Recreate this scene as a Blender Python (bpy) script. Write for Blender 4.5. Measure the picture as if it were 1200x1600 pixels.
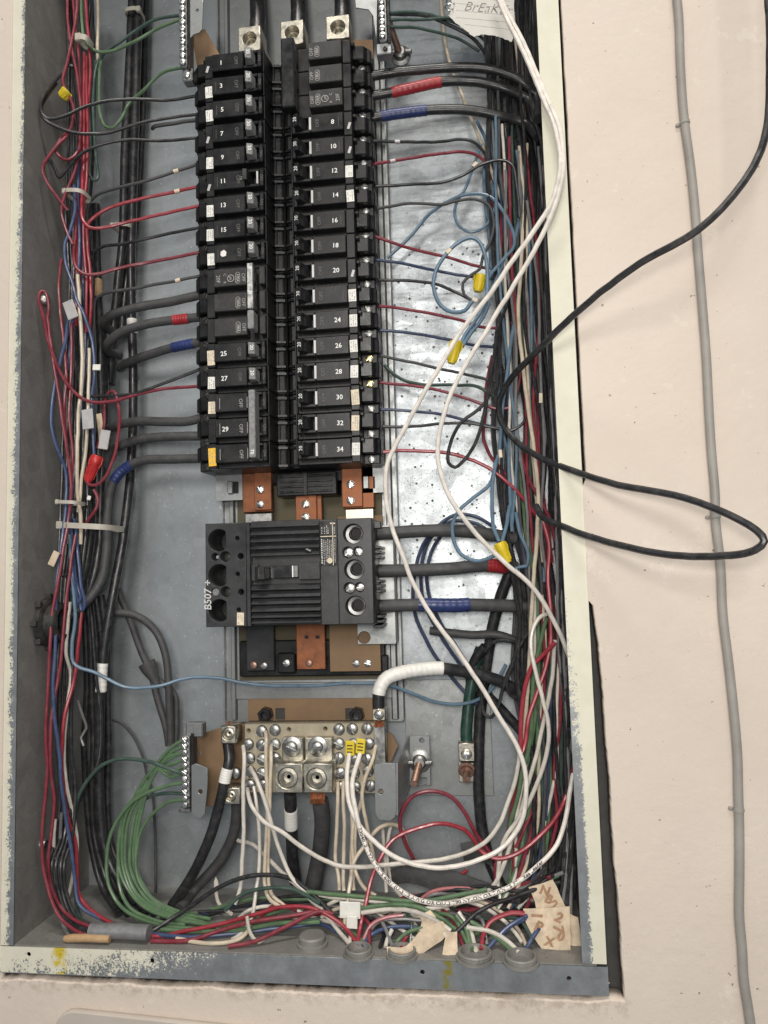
import bpy, bmesh, math, random
import numpy as np
from mathutils import Vector, Matrix
random.seed(7)
for o in list(bpy.data.objects): bpy.data.objects.remove(o)
scene = bpy.context.scene
C = scene.collection

# ------------------------------------------------------------------ camera
F_PX, IMW, IMH = 1179.6, 1200.0, 1600.0
CAM = Vector((0.43381, -0.66851, 0.32609))
YAW, PITCH, ROLL = -0.12324, 0.08342, -0.02818
def _axes():
    cy, sy, cp, sp = math.cos(YAW), math.sin(YAW), math.cos(PITCH), math.sin(PITCH)
    f = Vector((sy*cp, cy*cp, sp)); r = Vector((cy, -sy, 0)); u = r.cross(f)
    c, s = math.cos(ROLL), math.sin(ROLL)
    return c*r + s*u, -s*r + c*u, f
AX_R, AX_U, AX_F = _axes()
cam_data = bpy.data.cameras.new('camera')
cam = bpy.data.objects.new('camera', cam_data); C.objects.link(cam)
cam.matrix_world = Matrix(((AX_R.x, AX_U.x, -AX_F.x, CAM.x), (AX_R.y, AX_U.y, -AX_F.y, CAM.y),
                           (AX_R.z, AX_U.z, -AX_F.z, CAM.z), (0, 0, 0, 1)))
cam_data.sensor_fit = 'VERTICAL'; cam_data.sensor_height = 24.0
cam_data.lens = F_PX/IMH*24.0
cam_data.clip_start = 0.01; cam_data.clip_end = 60
scene.camera = cam

# ------------------------------------------------------------------ light: two ceiling fixtures and the dim room
world = bpy.data.worlds.new('World'); scene.world = world; world.use_nodes = True
bg = world.node_tree.nodes['Background']
bg.inputs['Color'].default_value = (0.86, 0.93, 1.0, 1); bg.inputs['Strength'].default_value = 0.24
def area(name, loc, target, sx, sy, power, col):
    l = bpy.data.lights.new(name, 'AREA'); l.shape = 'RECTANGLE'; l.size = sx; l.size_y = sy
    l.energy = power; l.color = col
    o = bpy.data.objects.new(name, l); C.objects.link(o); o.location = loc
    o.rotation_euler = (Vector(target)-Vector(loc)).to_track_quat('-Z', 'Y').to_euler()
    return o
area('ceiling_light', (0.55, -0.80, 2.30), (0.42, 0.0, 0.30), 1.0, 0.22, 26, (1.0, 0.94, 0.86))
area('far_ceiling_light', (0.36, -3.6, 1.55), (0.38, 0.0, 0.5), 1.0, 0.9, 58, (1.0, 0.955, 0.89))
area('phone_torch', (0.42, -0.74, 0.38), (0.45, 0.0, 0.30), 0.10, 0.10, 2.8, (1.0, 0.95, 0.88))
scene.view_settings.view_transform = 'Standard'; scene.view_settings.look = 'None'
scene.view_settings.exposure = 0.0; scene.view_settings.gamma = 1.0
scene.view_settings.use_curve_mapping = False
scene.render.engine = 'CYCLES'
scene.render.resolution_x, scene.render.resolution_y = 768, 1024

# ------------------------------------------------------------------ helpers
DEPTH = 0.1345           # back of the box
XL, XR = 0.0, 0.5160     # inner side walls
def at(px, py, y):
    v = AX_R*((px-600)/F_PX) - AX_U*((py-800)/F_PX) + AX_F
    return CAM + v*((y-CAM.y)/v.y)
def srgb(r, g, b):
    f = lambda c: (c/12.92 if c <= .04045 else ((c+.055)/1.055)**2.4)
    return (f(r/255), f(g/255), f(b/255))
MATS = {}
def mat(name, col, rough=.5, metal=0., var=.18, scale=80., bump=0., bscale=300., spec=.5, dust=0., dustcol=(.22,.21,.19), coat=0., rvar=0.12):
    m = bpy.data.materials.new(name); m.use_nodes = True; MATS[name] = m
    nt = m.node_tree; N, L = nt.nodes, nt.links
    b = N['Principled BSDF']; g = N.new('ShaderNodeNewGeometry')
    n = N.new('ShaderNodeTexNoise'); n.inputs['Scale'].default_value = scale; n.inputs['Detail'].default_value = 6
    n.inputs['Roughness'].default_value = .65
    L.new(g.outputs['Position'], n.inputs['Vector'])
    mx = N.new('ShaderNodeMix'); mx.data_type = 'RGBA'
    r = N.new('ShaderNodeMapRange'); r.inputs[1].default_value = .3; r.inputs[2].default_value = .7
    L.new(n.outputs['Fac'], r.inputs[0]); L.new(r.outputs[0], mx.inputs['Factor'])
    mx.inputs['A'].default_value = (*[c*(1-var) for c in col], 1); mx.inputs['B'].default_value = (*[min(1, c*(1+var)) for c in col], 1)
    out = mx.outputs['Result']
    if dust > 0:
        n2 = N.new('ShaderNodeTexNoise'); n2.inputs['Scale'].default_value = 130; n2.inputs['Detail'].default_value = 8
        n2.inputs['Roughness'].default_value = .75
        L.new(g.outputs['Position'], n2.inputs['Vector'])
        r2 = N.new('ShaderNodeMapRange'); r2.inputs[1].default_value = .48; r2.inputs[2].default_value = .78; r2.inputs[4].default_value = dust
        L.new(n2.outputs['Fac'], r2.inputs[0])
        mx2 = N.new('ShaderNodeMix'); mx2.data_type = 'RGBA'
        L.new(r2.outputs[0], mx2.inputs['Factor']); L.new(out, mx2.inputs['A']); mx2.inputs['B'].default_value = (*dustcol, 1)
        out = mx2.outputs['Result']
    L.new(out, b.inputs['Base Color'])
    r3 = N.new('ShaderNodeMapRange'); r3.inputs[1].default_value = .3; r3.inputs[2].default_value = .7
    r3.inputs[3].default_value = max(.05, rough-rvar); r3.inputs[4].default_value = min(1, rough+rvar)
    L.new(n.outputs['Fac'], r3.inputs[0]); L.new(r3.outputs[0], b.inputs['Roughness'])
    b.inputs['Metallic'].default_value = metal; b.inputs['Specular IOR Level'].default_value = spec
    b.inputs['Coat Weight'].default_value = coat
    if bump > 0:
        nb = N.new('ShaderNodeTexNoise'); nb.inputs['Scale'].default_value = bscale; nb.inputs['Detail'].default_value = 4
        L.new(g.outputs['Position'], nb.inputs['Vector'])
        bp = N.new('ShaderNodeBump'); bp.inputs['Strength'].default_value = bump; bp.inputs['Distance'].default_value = .001
        L.new(nb.outputs['Fac'], bp.inputs['Height']); L.new(bp.outputs['Normal'], b.inputs['Normal'])
    return m

def tagit(o, label=None, cat=None, group=None, kind=None):
    if label: o['label'] = label
    if cat: o['category'] = cat
    if group: o['group'] = group
    if kind: o['kind'] = kind
    return o
def thing(name, label, cat, loc=(0,0,0), group=None):
    o = bpy.data.objects.new(name, None); C.objects.link(o); o.location = loc
    o.empty_display_size = .01
    return tagit(o, label, cat, group)
def wloc(o):
    v = Vector(o.location)
    while o.parent: o = o.parent; v += Vector(o.location)
    return v
def link(name, me, m, parent=None, loc=(0,0,0), rot=(0,0,0), scale=(1,1,1)):
    o = bpy.data.objects.new(name, me); C.objects.link(o)
    if m is not None and len(me.materials) == 0: me.materials.append(MATS[m] if isinstance(m, str) else m)
    if parent is not None: o.parent = parent
    o.location = loc; o.rotation_euler = rot; o.scale = scale
    return o

class MB:
    def __init__(s): s.v = []; s.f = []
    def add(s, vs, fs):
        k = len(s.v); s.v += [tuple(v) for v in vs]; s.f += [tuple(i+k for i in f) for f in fs]; return s
    def box(s, x0, x1, y0, y1, z0, z1, c=0.0):
        if x0 > x1: x0, x1 = x1, x0
        if y0 > y1: y0, y1 = y1, y0
        if z0 > z1: z0, z1 = z1, z0
        bm = bmesh.new(); bmesh.ops.create_cube(bm, size=1)
        for v in bm.verts:
            v.co = ((x0+x1)/2+v.co.x*(x1-x0), (y0+y1)/2+v.co.y*(y1-y0), (z0+z1)/2+v.co.z*(z1-z0))
        if c > 0: bmesh.ops.bevel(bm, geom=bm.edges[:], offset=min(c, .45*min(x1-x0, y1-y0, z1-z0)), segments=1, affect='EDGES')
        bm.verts.index_update()
        s.add([v.co[:] for v in bm.verts], [[v.index for v in f.verts] for f in bm.faces]); bm.free(); return s
    def prism(s, poly, a0, a1, axes='xyz', c=0.0):
        """poly in the first two axes, extruded along the third from a0 to a1"""
        bm = bmesh.new(); ix = ['xyz'.index(ch) for ch in axes]
        def P(p, a):
            q = [0, 0, 0]; q[ix[0]] = p[0]; q[ix[1]] = p[1]; q[ix[2]] = a; return q
        A = [bm.verts.new(P(p, a0)) for p in poly]; B = [bm.verts.new(P(p, a1)) for p in poly]; n = len(poly)
        bm.faces.new(A); bm.faces.new(B[::-1])
        for i in range(n): bm.faces.new((A[i], B[i], B[(i+1) % n], A[(i+1) % n]))
        if c > 0: bmesh.ops.bevel(bm, geom=bm.edges[:], offset=c, segments=1, affect='EDGES')
        bm.verts.index_update()
        s.add([v.co[:] for v in bm.verts], [[v.index for v in f.verts] for f in bm.faces]); bm.free(); return s
    def lathe(s, prof, o, axis=(0,-1,0), n=20):
        """prof: (radius, height) along axis from o"""
        a = Vector(axis).normalized(); u = a.orthogonal().normalized(); w = a.cross(u); o = Vector(o)
        vs = []; fs = []
        for r, h in prof:
            for i in range(n):
                t = 2*math.pi*i/n; vs.append(o + a*h + (u*math.cos(t)+w*math.sin(t))*r)
        for j in range(len(prof)-1):
            for i in range(n):
                k = (i+1) % n; fs.append((j*n+i, j*n+k, (j+1)*n+k, (j+1)*n+i))
        fs.append(tuple(range(n))[::-1]); fs.append(tuple((len(prof)-1)*n+i for i in range(n)))
        return s.add(vs, fs)
    def tube(s, pts, rad, n=10, cap=True):
        pts = [Vector(p) for p in pts]; vs = []; fs = []
        t = (pts[1]-pts[0]).normalized(); u = t.orthogonal().normalized()
        for i, p in enumerate(pts):
            t2 = (pts[min(i+1, len(pts)-1)]-pts[max(i-1, 0)])
            if t2.length > 1e-9:
                t2.normalize(); u = (u - t2*u.dot(t2))
                u = u.normalized() if u.length > 1e-6 else t2.orthogonal().normalized(); t = t2
            w = t.cross(u); r = rad[i] if hasattr(rad, '__len__') else rad
            for k in range(n):
                a = 2*math.pi*k/n; vs.append(p + (u*math.cos(a)+w*math.sin(a))*r)
        for j in range(len(pts)-1):
            for i in range(n):
                k = (i+1) % n; fs.append((j*n+i, j*n+k, (j+1)*n+k, (j+1)*n+i))
        if cap: fs.append(tuple(range(n))[::-1]); fs.append(tuple((len(pts)-1)*n+i for i in range(n)))
        return s.add(vs, fs)
    def mesh(s, name, off=(0,0,0), smooth=False):
        me = bpy.data.meshes.new(name); ox, oy, oz = off
        me.from_pydata([(x-ox, y-oy, z-oz) for x, y, z in s.v], [], s.f)
        bm = bmesh.new(); bm.from_mesh(me); bmesh.ops.recalc_face_normals(bm, faces=bm.faces[:]); bm.to_mesh(me); bm.free()
        if smooth:
            me.polygons.foreach_set('use_smooth', [True]*len(me.polygons))
            try: me.set_sharp_from_angle(angle=math.radians(38))
            except Exception: pass
        me.update(); return me
    def build(s, name, m, parent=None, smooth=False, loc=None):
        off = wloc(parent) if parent is not None else Vector((0,0,0))
        if loc is not None:
            me = s.mesh(name, Vector(loc), smooth); return link(name, me, m, parent, Vector(loc)-off)
        return link(name, s.mesh(name, off, smooth), m, parent)

def curve_plate_mesh(outline, holes, y0, y1, bevel=0., off=(0,0,0)):
    """flat plate in X,Z with holes cut through, from y0 (front) to y1"""
    cu = bpy.data.curves.new('plate', 'CURVE'); cu.dimensions = '2D'; cu.fill_mode = 'BOTH'
    cu.extrude = max(1e-5, abs(y1-y0)/2-bevel); cu.bevel_depth = bevel; cu.bevel_resolution = 0; cu.offset = -bevel
    for poly in [outline]+list(holes):
        sp = cu.splines.new('POLY'); sp.points.add(len(poly)-1); sp.use_cyclic_u = True
        for p, q in zip(sp.points, poly): p.co = (q[0], q[1], 0, 1)
    ob = bpy.data.objects.new('tmp_plate', cu); C.objects.link(ob)
    dg = bpy.context.evaluated_depsgraph_get(); dg.update()
    me = bpy.data.meshes.new_from_object(ob.evaluated_get(dg)); bpy.data.objects.remove(ob); bpy.data.curves.remove(cu)
    ym = (y0+y1)/2
    for v in me.vertices:
        x, z, d = v.co; v.co = (x-off[0], ym-d-off[1], z-off[2])
    bm = bmesh.new(); bm.from_mesh(me); bmesh.ops.remove_doubles(bm, verts=bm.verts[:], dist=1e-6)
    bmesh.ops.recalc_face_normals(bm, faces=bm.faces[:]); bm.to_mesh(me); bm.free(); me.materials.clear(); me.update(); return me
def plate(name, m, parent, outline, holes, y0, y1, bevel=0.):
    off = wloc(parent) if parent is not None else (0,0,0)
    return link(name, curve_plate_mesh(outline, holes, y0, y1, bevel, off), m, parent)
def circ(x, z, r, n=20): return [(x+r*math.cos(2*math.pi*i/n), z+r*math.sin(2*math.pi*i/n)) for i in range(n)]
def rect(x0, x1, z0, z1): return [(x0, z0), (x1, z0), (x1, z1), (x0, z1)]
def pxpoly(pts, y): return [(p.x, p.z) for p in (at(a, b, y) for a, b in pts)]

_txt = {}
def text_mesh(s, size, shear=0., bold=0.):
    """flat lettering in X,Z centred on the origin, facing -Y"""
    k = (s, size, shear, bold)
    if k in _txt: return _txt[k]
    cu = bpy.data.curves.new('lettering', 'FONT'); cu.body = s; cu.size = size; cu.align_x = 'CENTER'; cu.align_y = 'CENTER'
    cu.shear = shear; cu.offset = bold; cu.resolution_u = 2
    ob = bpy.data.objects.new('tmp_text', cu); C.objects.link(ob)
    dg = bpy.context.evaluated_depsgraph_get(); dg.update()
    me = bpy.data.meshes.new_from_object(ob.evaluated_get(dg)); bpy.data.objects.remove(ob)
    for v in me.vertices: x, z, d = v.co; v.co = (x, -d, z)
    me.materials.clear(); me.update(); _txt[k] = me; return me
def lettering(name, s, size, m, parent, pos, ang=0., shear=0., bold=0.):
    me = text_mesh(s, size, shear, bold).copy() if False else text_mesh(s, size, shear, bold)
    if len(me.materials) and me.materials[0].name != m:
        me = me.copy(); me.materials.clear()
    off = wloc(parent) if parent is not None else Vector((0,0,0))
    return link(name, me, m, parent, Vector(pos)-off, (0, ang, 0))

# slotted screw: a base disc and two raised halves leave a real slot. radius 1, facing -Y
def screw_mesh():
    b = MB(); b.lathe([(1, -.3), (1, .25), (.93, .34)], (0,0,0), n=20)
    for sgn in (1, -1):
        arc = []
        a0 = math.asin(.15)
        for i in range(11):
            t = a0 + (math.pi-2*a0)*i/10; arc.append((math.cos(t)*.9, math.sin(t)*.9*sgn))
        if sgn < 0: arc = arc[::-1]
        inner = [(x*.72, (z-.15*sgn)*.72+.15*sgn) for x, z in arc]
        n = len(arc); vs = [(x, -.33, z) for x, z in arc]+[(x, -.62, z) for x, z in arc]+[(x, -.78, z) for x, z in inner]
        fs = [tuple(range(2*n, 3*n))]
        for j in (0, n):
            for i in range(n): k = (i+1) % n; fs.append((j+i, j+k, j+n+k, j+n+i))
        b.add(vs, fs)
    return b.mesh('screw', smooth=True)
SCREW = screw_mesh()
_scr = {}
def screw(parent, x, y, z, r, m='steel', ang=None, name='screw'):
    if m not in _scr:
        me = SCREW.copy(); me.materials.append(MATS[m]); _scr[m] = me
    return link(name, _scr[m], None, parent, Vector((x, y, z))-wloc(parent), (0, random.uniform(0, 3.1) if ang is None else ang, 0), (r, r*.8, r))

# ------------------------------------------------------------------ materials
mat('black_plastic', (.0095,.0095,.0105), .36, spec=.38, var=.35, scale=40, dust=.10, dustcol=(.14,.135,.13), bump=.08, bscale=600)
mat('dusty_plastic', (.022,.022,.022), .5, spec=.4, var=.3, scale=60, dust=.22, dustcol=(.17,.165,.155), bump=.1, bscale=600)
mat('handle_black', (.014,.014,.015), .28, var=.3)
mat('handle_grey', (.21,.21,.21), .5, var=.35, scale=300, bump=.2)
mat('main_plastic', (.022,.023,.025), .42, var=.25, scale=25, dust=.2, dustcol=(.13,.13,.13), bump=.08, bscale=500)
mat('white_print', (.78,.78,.75), .6, var=.1)
mat('faded_print', (.36,.35,.33), .7, var=.3, scale=400)
mat('dim_print', (.13,.13,.127), .7, var=.3, scale=400)
mat('lug_dark', (.20,.20,.20), .45, 1., var=.25)
mat('faded_white', (.52,.52,.50), .7, var=.35, scale=500)
mat('edge_glint', (.55,.55,.54), .35, var=.15)
mat('faint_ink', (.20,.19,.18), .8)
mat('floor_dust', (.11,.105,.095), .95, var=.3)
mat('plate_paint', (.50,.445,.39), .5, var=.06, scale=20)
mat('dark_ink', (.03,.03,.03), .7)
mat('label_white', (.74,.73,.68), .6, var=.12, scale=150)
mat('label_ivory', (.66,.57,.43), .6, var=.2, scale=250)
mat('label_yellow', (.80,.47,.03), .5, var=.12, scale=200)
mat('brass_tint', (.78,.68,.36), .3, 1., var=.2)
mat('steel', (.60,.60,.58), .30, 1., var=.25, scale=200)
mat('dull_steel', (.36,.36,.35), .40, 1., var=.25, scale=150, bump=.1)
mat('aluminium', (.50,.47,.40), .40, 1., var=.15, scale=180, bump=.15, bscale=500)
mat('copper_bus', (.26,.095,.042), .5, .5, var=.4, scale=70, bump=.1, dust=.35, dustcol=(.09,.05,.035))
mat('copper_bright', (.75,.33,.18), .35, 1., var=.3, scale=300)
mat('copper_dull', (.35,.22,.17), .45, .8, var=.3, scale=300)
mat('fibre_board', (.23,.145,.080), .75, var=.16, scale=40, bump=.1)
mat('olive_board', (.10,.085,.050), .7, var=.25, scale=40)
mat('neutral_plate', (.40,.35,.255), .6, .15, var=.2, scale=90, bump=.1)
mat('locknut', (.055,.053,.05), .55, .5, var=.4, scale=150)
mat('hole_shade', (.03,.028,.025), .9)  # near-black fill, paints the shade inside small openings
mat('wirenut_yellow', (.66,.50,.02), .38, var=.12)
mat('wirenut_red', (.45,.025,.025), .35, var=.2)
mat('tie_nylon', (.44,.41,.35), .45, var=.12)
mat('tape_white', (.78,.76,.72), .45, var=.1, scale=200)
mat('tape_red', (.33,.02,.026), .4, var=.2)
mat('tape_blue', (.020,.034,.13), .4, var=.25)
mat('tape_masking', (.60,.49,.36), .75, var=.22, scale=110, bump=.3, bscale=160, dust=.5, dustcol=(.28,.18,.11))
mat('tape_silver', (.28,.28,.285), .42, .5, var=.15, bump=.2)
mat('tag_grey', (.47,.46,.46), .5, .3, var=.1)
mat('paper', (.58,.56,.52), .8, var=.06, scale=30, bump=.15, bscale=90)
mat('cable_grey', (.30,.285,.26), .55, var=.14, scale=30, bump=.1, bscale=80)
mat('dark_backing', (.06,.058,.055), .9, var=.3)
WC = dict(black=(.018,.018,.020), dusty=(.050,.050,.052), red=(.195,.024,.038), bright_red=(.285,.028,.042), blue=(.045,.07,.155), light_blue=(.115,.185,.255),
          navy=(.035,.05,.10), white=(.60,.56,.50), cream=(.56,.48,.37), new_white=(.74,.69,.63), grey=(.17,.17,.17),
          green=(.095,.165,.085), dark_green=(.045,.08,.066), deep_green=(.012,.046,.034), pink=(.38,.12,.13), tan=(.46,.30,.16))
for k, c in WC.items():
    mat('wire_'+k, c, .34 if k not in ('dusty',) else .6, var=.18, scale=110, bump=.06, bscale=260, dust=.10 if k in ('new_white', 'bright_red') else .34, dustcol=(.17,.16,.15) if k not in ('white', 'cream', 'new_white') else (.36,.31,.26))

def nodes(m): return m.node_tree.nodes, m.node_tree.links, m.node_tree.nodes['Principled BSDF']
def add_noise(N, L, vec, scale, detail=6, rough=.6, lo=.3, hi=.7, a=0., b=1.):
    n = N.new('ShaderNodeTexNoise'); n.inputs['Scale'].default_value = scale; n.inputs['Detail'].default_value = detail
    n.inputs['Roughness'].default_value = rough; L.new(vec, n.inputs['Vector'])
    r = N.new('ShaderNodeMapRange'); r.inputs[1].default_value = lo; r.inputs[2].default_value = hi
    r.inputs[3].default_value = a; r.inputs[4].default_value = b; L.new(n.outputs['Fac'], r.inputs[0]); return r.outputs[0]
def mixc(N, L, fac, a, b):
    m = N.new('ShaderNodeMix'); m.data_type = 'RGBA'
    for s, v in (('A', a), ('B', b)):
        if isinstance(v, tuple): m.inputs[s].default_value = (*v, 1)
        else: L.new(v, m.inputs[s])
    if isinstance(fac, float): m.inputs['Factor'].default_value = fac
    else: L.new(fac, m.inputs['Factor'])
    return m.outputs['Result']
def mth(N, L, op, a, b=None):
    m = N.new('ShaderNodeMath'); m.operation = op; m.use_clamp = False
    for i, v in enumerate((a, b)):
        if v is None: continue
        if isinstance(v, (int, float)): m.inputs[i].default_value = v
        else: L.new(v, m.inputs[i])
    return m.outputs[0]
def rng(N, L, v, a, b, c=0., d=1.):
    r = N.new('ShaderNodeMapRange'); L.new(v, r.inputs[0])
    for i, q in zip((1, 2, 3, 4), (a, b, c, d)): r.inputs[i].default_value = q
    return r.outputs[0]

def galvanised(name, base, rough, spots=False, metal=.85, spec_scale=55):
    m = bpy.data.materials.new(name); m.use_nodes = True; MATS[name] = m; N, L, b = nodes(m)
    g = N.new('ShaderNodeNewGeometry'); pos = g.outputs['Position']
    v = N.new('ShaderNodeTexVoronoi'); v.inputs['Scale'].default_value = spec_scale; L.new(pos, v.inputs['Vector'])
    sep = N.new('ShaderNodeSeparateColor'); L.new(v.outputs['Color'], sep.inputs[0])
    n1 = add_noise(N, L, pos, 34, 10, .72)
    f = mth(N, L, 'ADD', mth(N, L, 'MULTIPLY', sep.outputs[0], .35), mth(N, L, 'MULTIPLY', n1, .65))
    col = mixc(N, L, f, tuple(c*.66 for c in base), tuple(min(1, c*1.22) for c in base))
    speck = add_noise(N, L, pos, 420, 3, .5, .66, .74)
    col = mixc(N, L, speck, col, tuple(min(1, c*1.6) for c in base))
    rgh = rng(N, L, f, 0, 1, rough+.10, rough-.08)
    met = None
    if spots:
        sx = N.new('ShaderNodeSeparateXYZ'); L.new(pos, sx.inputs[0])
        # stretched grime: black corrosion spots on the right-hand strip and brown streaks higher up
        right = rng(N, L, sx.outputs[0], .335, .355)
        low = rng(N, L, sx.outputs[2], .22, .34); high = rng(N, L, sx.outputs[2], .80, .66)
        zone = mth(N, L, 'MULTIPLY', right, mth(N, L, 'MULTIPLY', low, high))
        vs = N.new('ShaderNodeTexVoronoi'); vs.inputs['Scale'].default_value = 170; vs.inputs['Randomness'].default_value = 1; L.new(pos, vs.inputs['Vector'])
        sc = N.new('ShaderNodeSeparateColor'); L.new(vs.outputs['Color'], sc.inputs[0])
        dot = mth(N, L, 'LESS_THAN', vs.outputs['Distance'], mth(N, L, 'MULTIPLY', sc.outputs[1], .27))
        keep = mth(N, L, 'GREATER_THAN', sc.outputs[0], .66)
        big = add_noise(N, L, pos, 34, 5, .7, .50, .60)
        fine = add_noise(N, L, pos, 900, 4, .7, .56, .64)
        blot = add_noise(N, L, pos, 150, 8, .75, .60, .68)
        d = mth(N, L, 'MAXIMUM', mth(N, L, 'MULTIPLY', dot, keep), mth(N, L, 'MULTIPLY', fine, mth(N, L, 'MULTIPLY', big, .8)))
        d = mth(N, L, 'MAXIMUM', d, mth(N, L, 'MULTIPLY', blot, .9))
        sm = N.new('ShaderNodeTexVoronoi'); sm.inputs['Scale'].default_value = 420; L.new(pos, sm.inputs['Vector'])
        smc = N.new('ShaderNodeSeparateColor'); L.new(sm.outputs['Color'], smc.inputs[0])
        sd = mth(N, L, 'MULTIPLY', mth(N, L, 'LESS_THAN', sm.outputs['Distance'], mth(N, L, 'MULTIPLY', smc.outputs[1], .42)), mth(N, L, 'GREATER_THAN', smc.outputs[0], .55))
        d = mth(N, L, 'MAXIMUM', d, mth(N, L, 'MULTIPLY', sd, .75))
        d = mth(N, L, 'MULTIPLY', d, zone)
        mp = N.new('ShaderNodeMapping'); mp.inputs['Scale'].default_value = (14, 14, 110); L.new(pos, mp.inputs['Vector'])
        st = add_noise(N, L, mp.outputs[0], 1., 6, .7, .52, .70, 0, .75)
        st = mth(N, L, 'MULTIPLY', st, mth(N, L, 'MULTIPLY', right, rng(N, L, sx.outputs[2], .44, .62)))
        d = mth(N, L, 'MAXIMUM', d, st)
        cloud = add_noise(N, L, pos, 130, 12, .82, .42, .66, 0, .42)
        cloud = mth(N, L, 'MULTIPLY', cloud, right)
        col = mixc(N, L, cloud, col, (.16, .168, .175))
        col = mixc(N, L, d, col, (.085, .086, .088))
        rgh = mth(N, L, 'MAXIMUM', rgh, mth(N, L, 'MULTIPLY', d, .75))
        b.inputs['Metallic'].default_value = metal
        L.new(mth(N, L, 'SUBTRACT', metal, mth(N, L, 'MULTIPLY', d, metal*.9)), b.inputs['Metallic'])
    else: b.inputs['Metallic'].default_value = metal
    L.new(col, b.inputs['Base Color']); L.new(rgh, b.inputs['Roughness'])
    nb = N.new('ShaderNodeTexNoise'); nb.inputs['Scale'].default_value = 14; nb.inputs['Detail'].default_value = 5; L.new(pos, nb.inputs['Vector'])
    bp = N.new('ShaderNodeBump'); bp.inputs['Strength'].default_value = .12; bp.inputs['Distance'].default_value = .004
    L.new(nb.outputs['Fac'], bp.inputs['Height']); L.new(bp.outputs['Normal'], b.inputs['Normal'])
    return m
galvanised('galv_back', (.38,.41,.43), .37, True, .55)
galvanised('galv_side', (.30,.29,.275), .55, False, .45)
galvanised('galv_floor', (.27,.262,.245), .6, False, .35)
galvanised('galv_bracket', (.33,.34,.34), .44, False, .85, 120)
galvanised('galv_flange', (.40,.42,.44), .45, False, .75, 90)

def painted_flange(name, kind):
    m = bpy.data.materials.new(name); m.use_nodes = True; MATS[name] = m; N, L, b = nodes(m)
    g = N.new('ShaderNodeNewGeometry'); pos = g.outputs['Position']
    sx = N.new('ShaderNodeSeparateXYZ'); L.new(pos, sx.inputs[0]); X, Z = sx.outputs[0], sx.outputs[2]
    n = add_noise(N, L, pos, 520, 5, .7, .3, .7)
    big = add_noise(N, L, pos, 45, 5, .7, .3, .7)
    mid = add_noise(N, L, pos, 190, 6, .7, .3, .7)
    n3 = mth(N, L, 'ADD', mth(N, L, 'ADD', mth(N, L, 'MULTIPLY', n, .42), mth(N, L, 'MULTIPLY', mid, .30)), mth(N, L, 'MULTIPLY', big, .28))
    if kind == 'left':     # overspray thins out towards the opening, and lower down
        t = mth(N, L, 'ADD', rng(N, L, X, -.0100, -.0010, .16, .66), rng(N, L, Z, .80, .45, -.10, .10))
    elif kind == 'right':  # bare metal on the inner edge of the lower half
        t = mth(N, L, 'ADD', rng(N, L, X, .506, .518, .42, .10), rng(N, L, Z, .42, .12, -.40, .42))
        t = mth(N, L, 'MULTIPLY', t, rng(N, L, X, .5175, .512, .25, 1.))
    else:                  # bottom: sprayed on the left, bare on the right
        t = mth(N, L, 'ADD', rng(N, L, X, .05, .30, .35, .95), rng(N, L, Z, -.024, -.002, .12, -.06))
    f = rng(N, L, mth(N, L, 'SUBTRACT', n3, t), -.03, .03)
    bare = mixc(N, L, big, (.25,.262,.268), (.42,.44,.455))
    paint = mixc(N, L, big, (.61,.585,.47), (.68,.655,.54))
    if kind == 'bottom':
        ys = N.new('ShaderNodeTexNoise'); ys.inputs['Scale'].default_value = 120; L.new(pos, ys.inputs['Vector'])
        for cx, cw in ((.0445, .009), (.394, .006)):
            dx = mth(N, L, 'ABSOLUTE', mth(N, L, 'SUBTRACT', X, cx))
            k = mth(N, L, 'MULTIPLY', rng(N, L, dx, cw, cw*.3), rng(N, L, ys.outputs['Fac'], .40, .55))
            paint = mixc(N, L, k, paint, (.55,.42,.03)); bare = mixc(N, L, k, bare, (.36,.31,.06))
    L.new(mixc(N, L, f, bare, paint), b.inputs['Base Color'])
    L.new(rng(N, L, f, 0, 1, .42, .55), b.inputs['Roughness']); L.new(rng(N, L, f, 0, 1, .7, 0), b.inputs['Metallic'])
    bp = N.new('ShaderNodeBump'); bp.inputs['Strength'].default_value = .35; bp.inputs['Distance'].default_value = .0004
    L.new(f, bp.inputs['Height']); L.new(bp.outputs['Normal'], b.inputs['Normal'])
for k in ('left', 'right', 'bottom'): painted_flange('flange_'+k, k)

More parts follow.
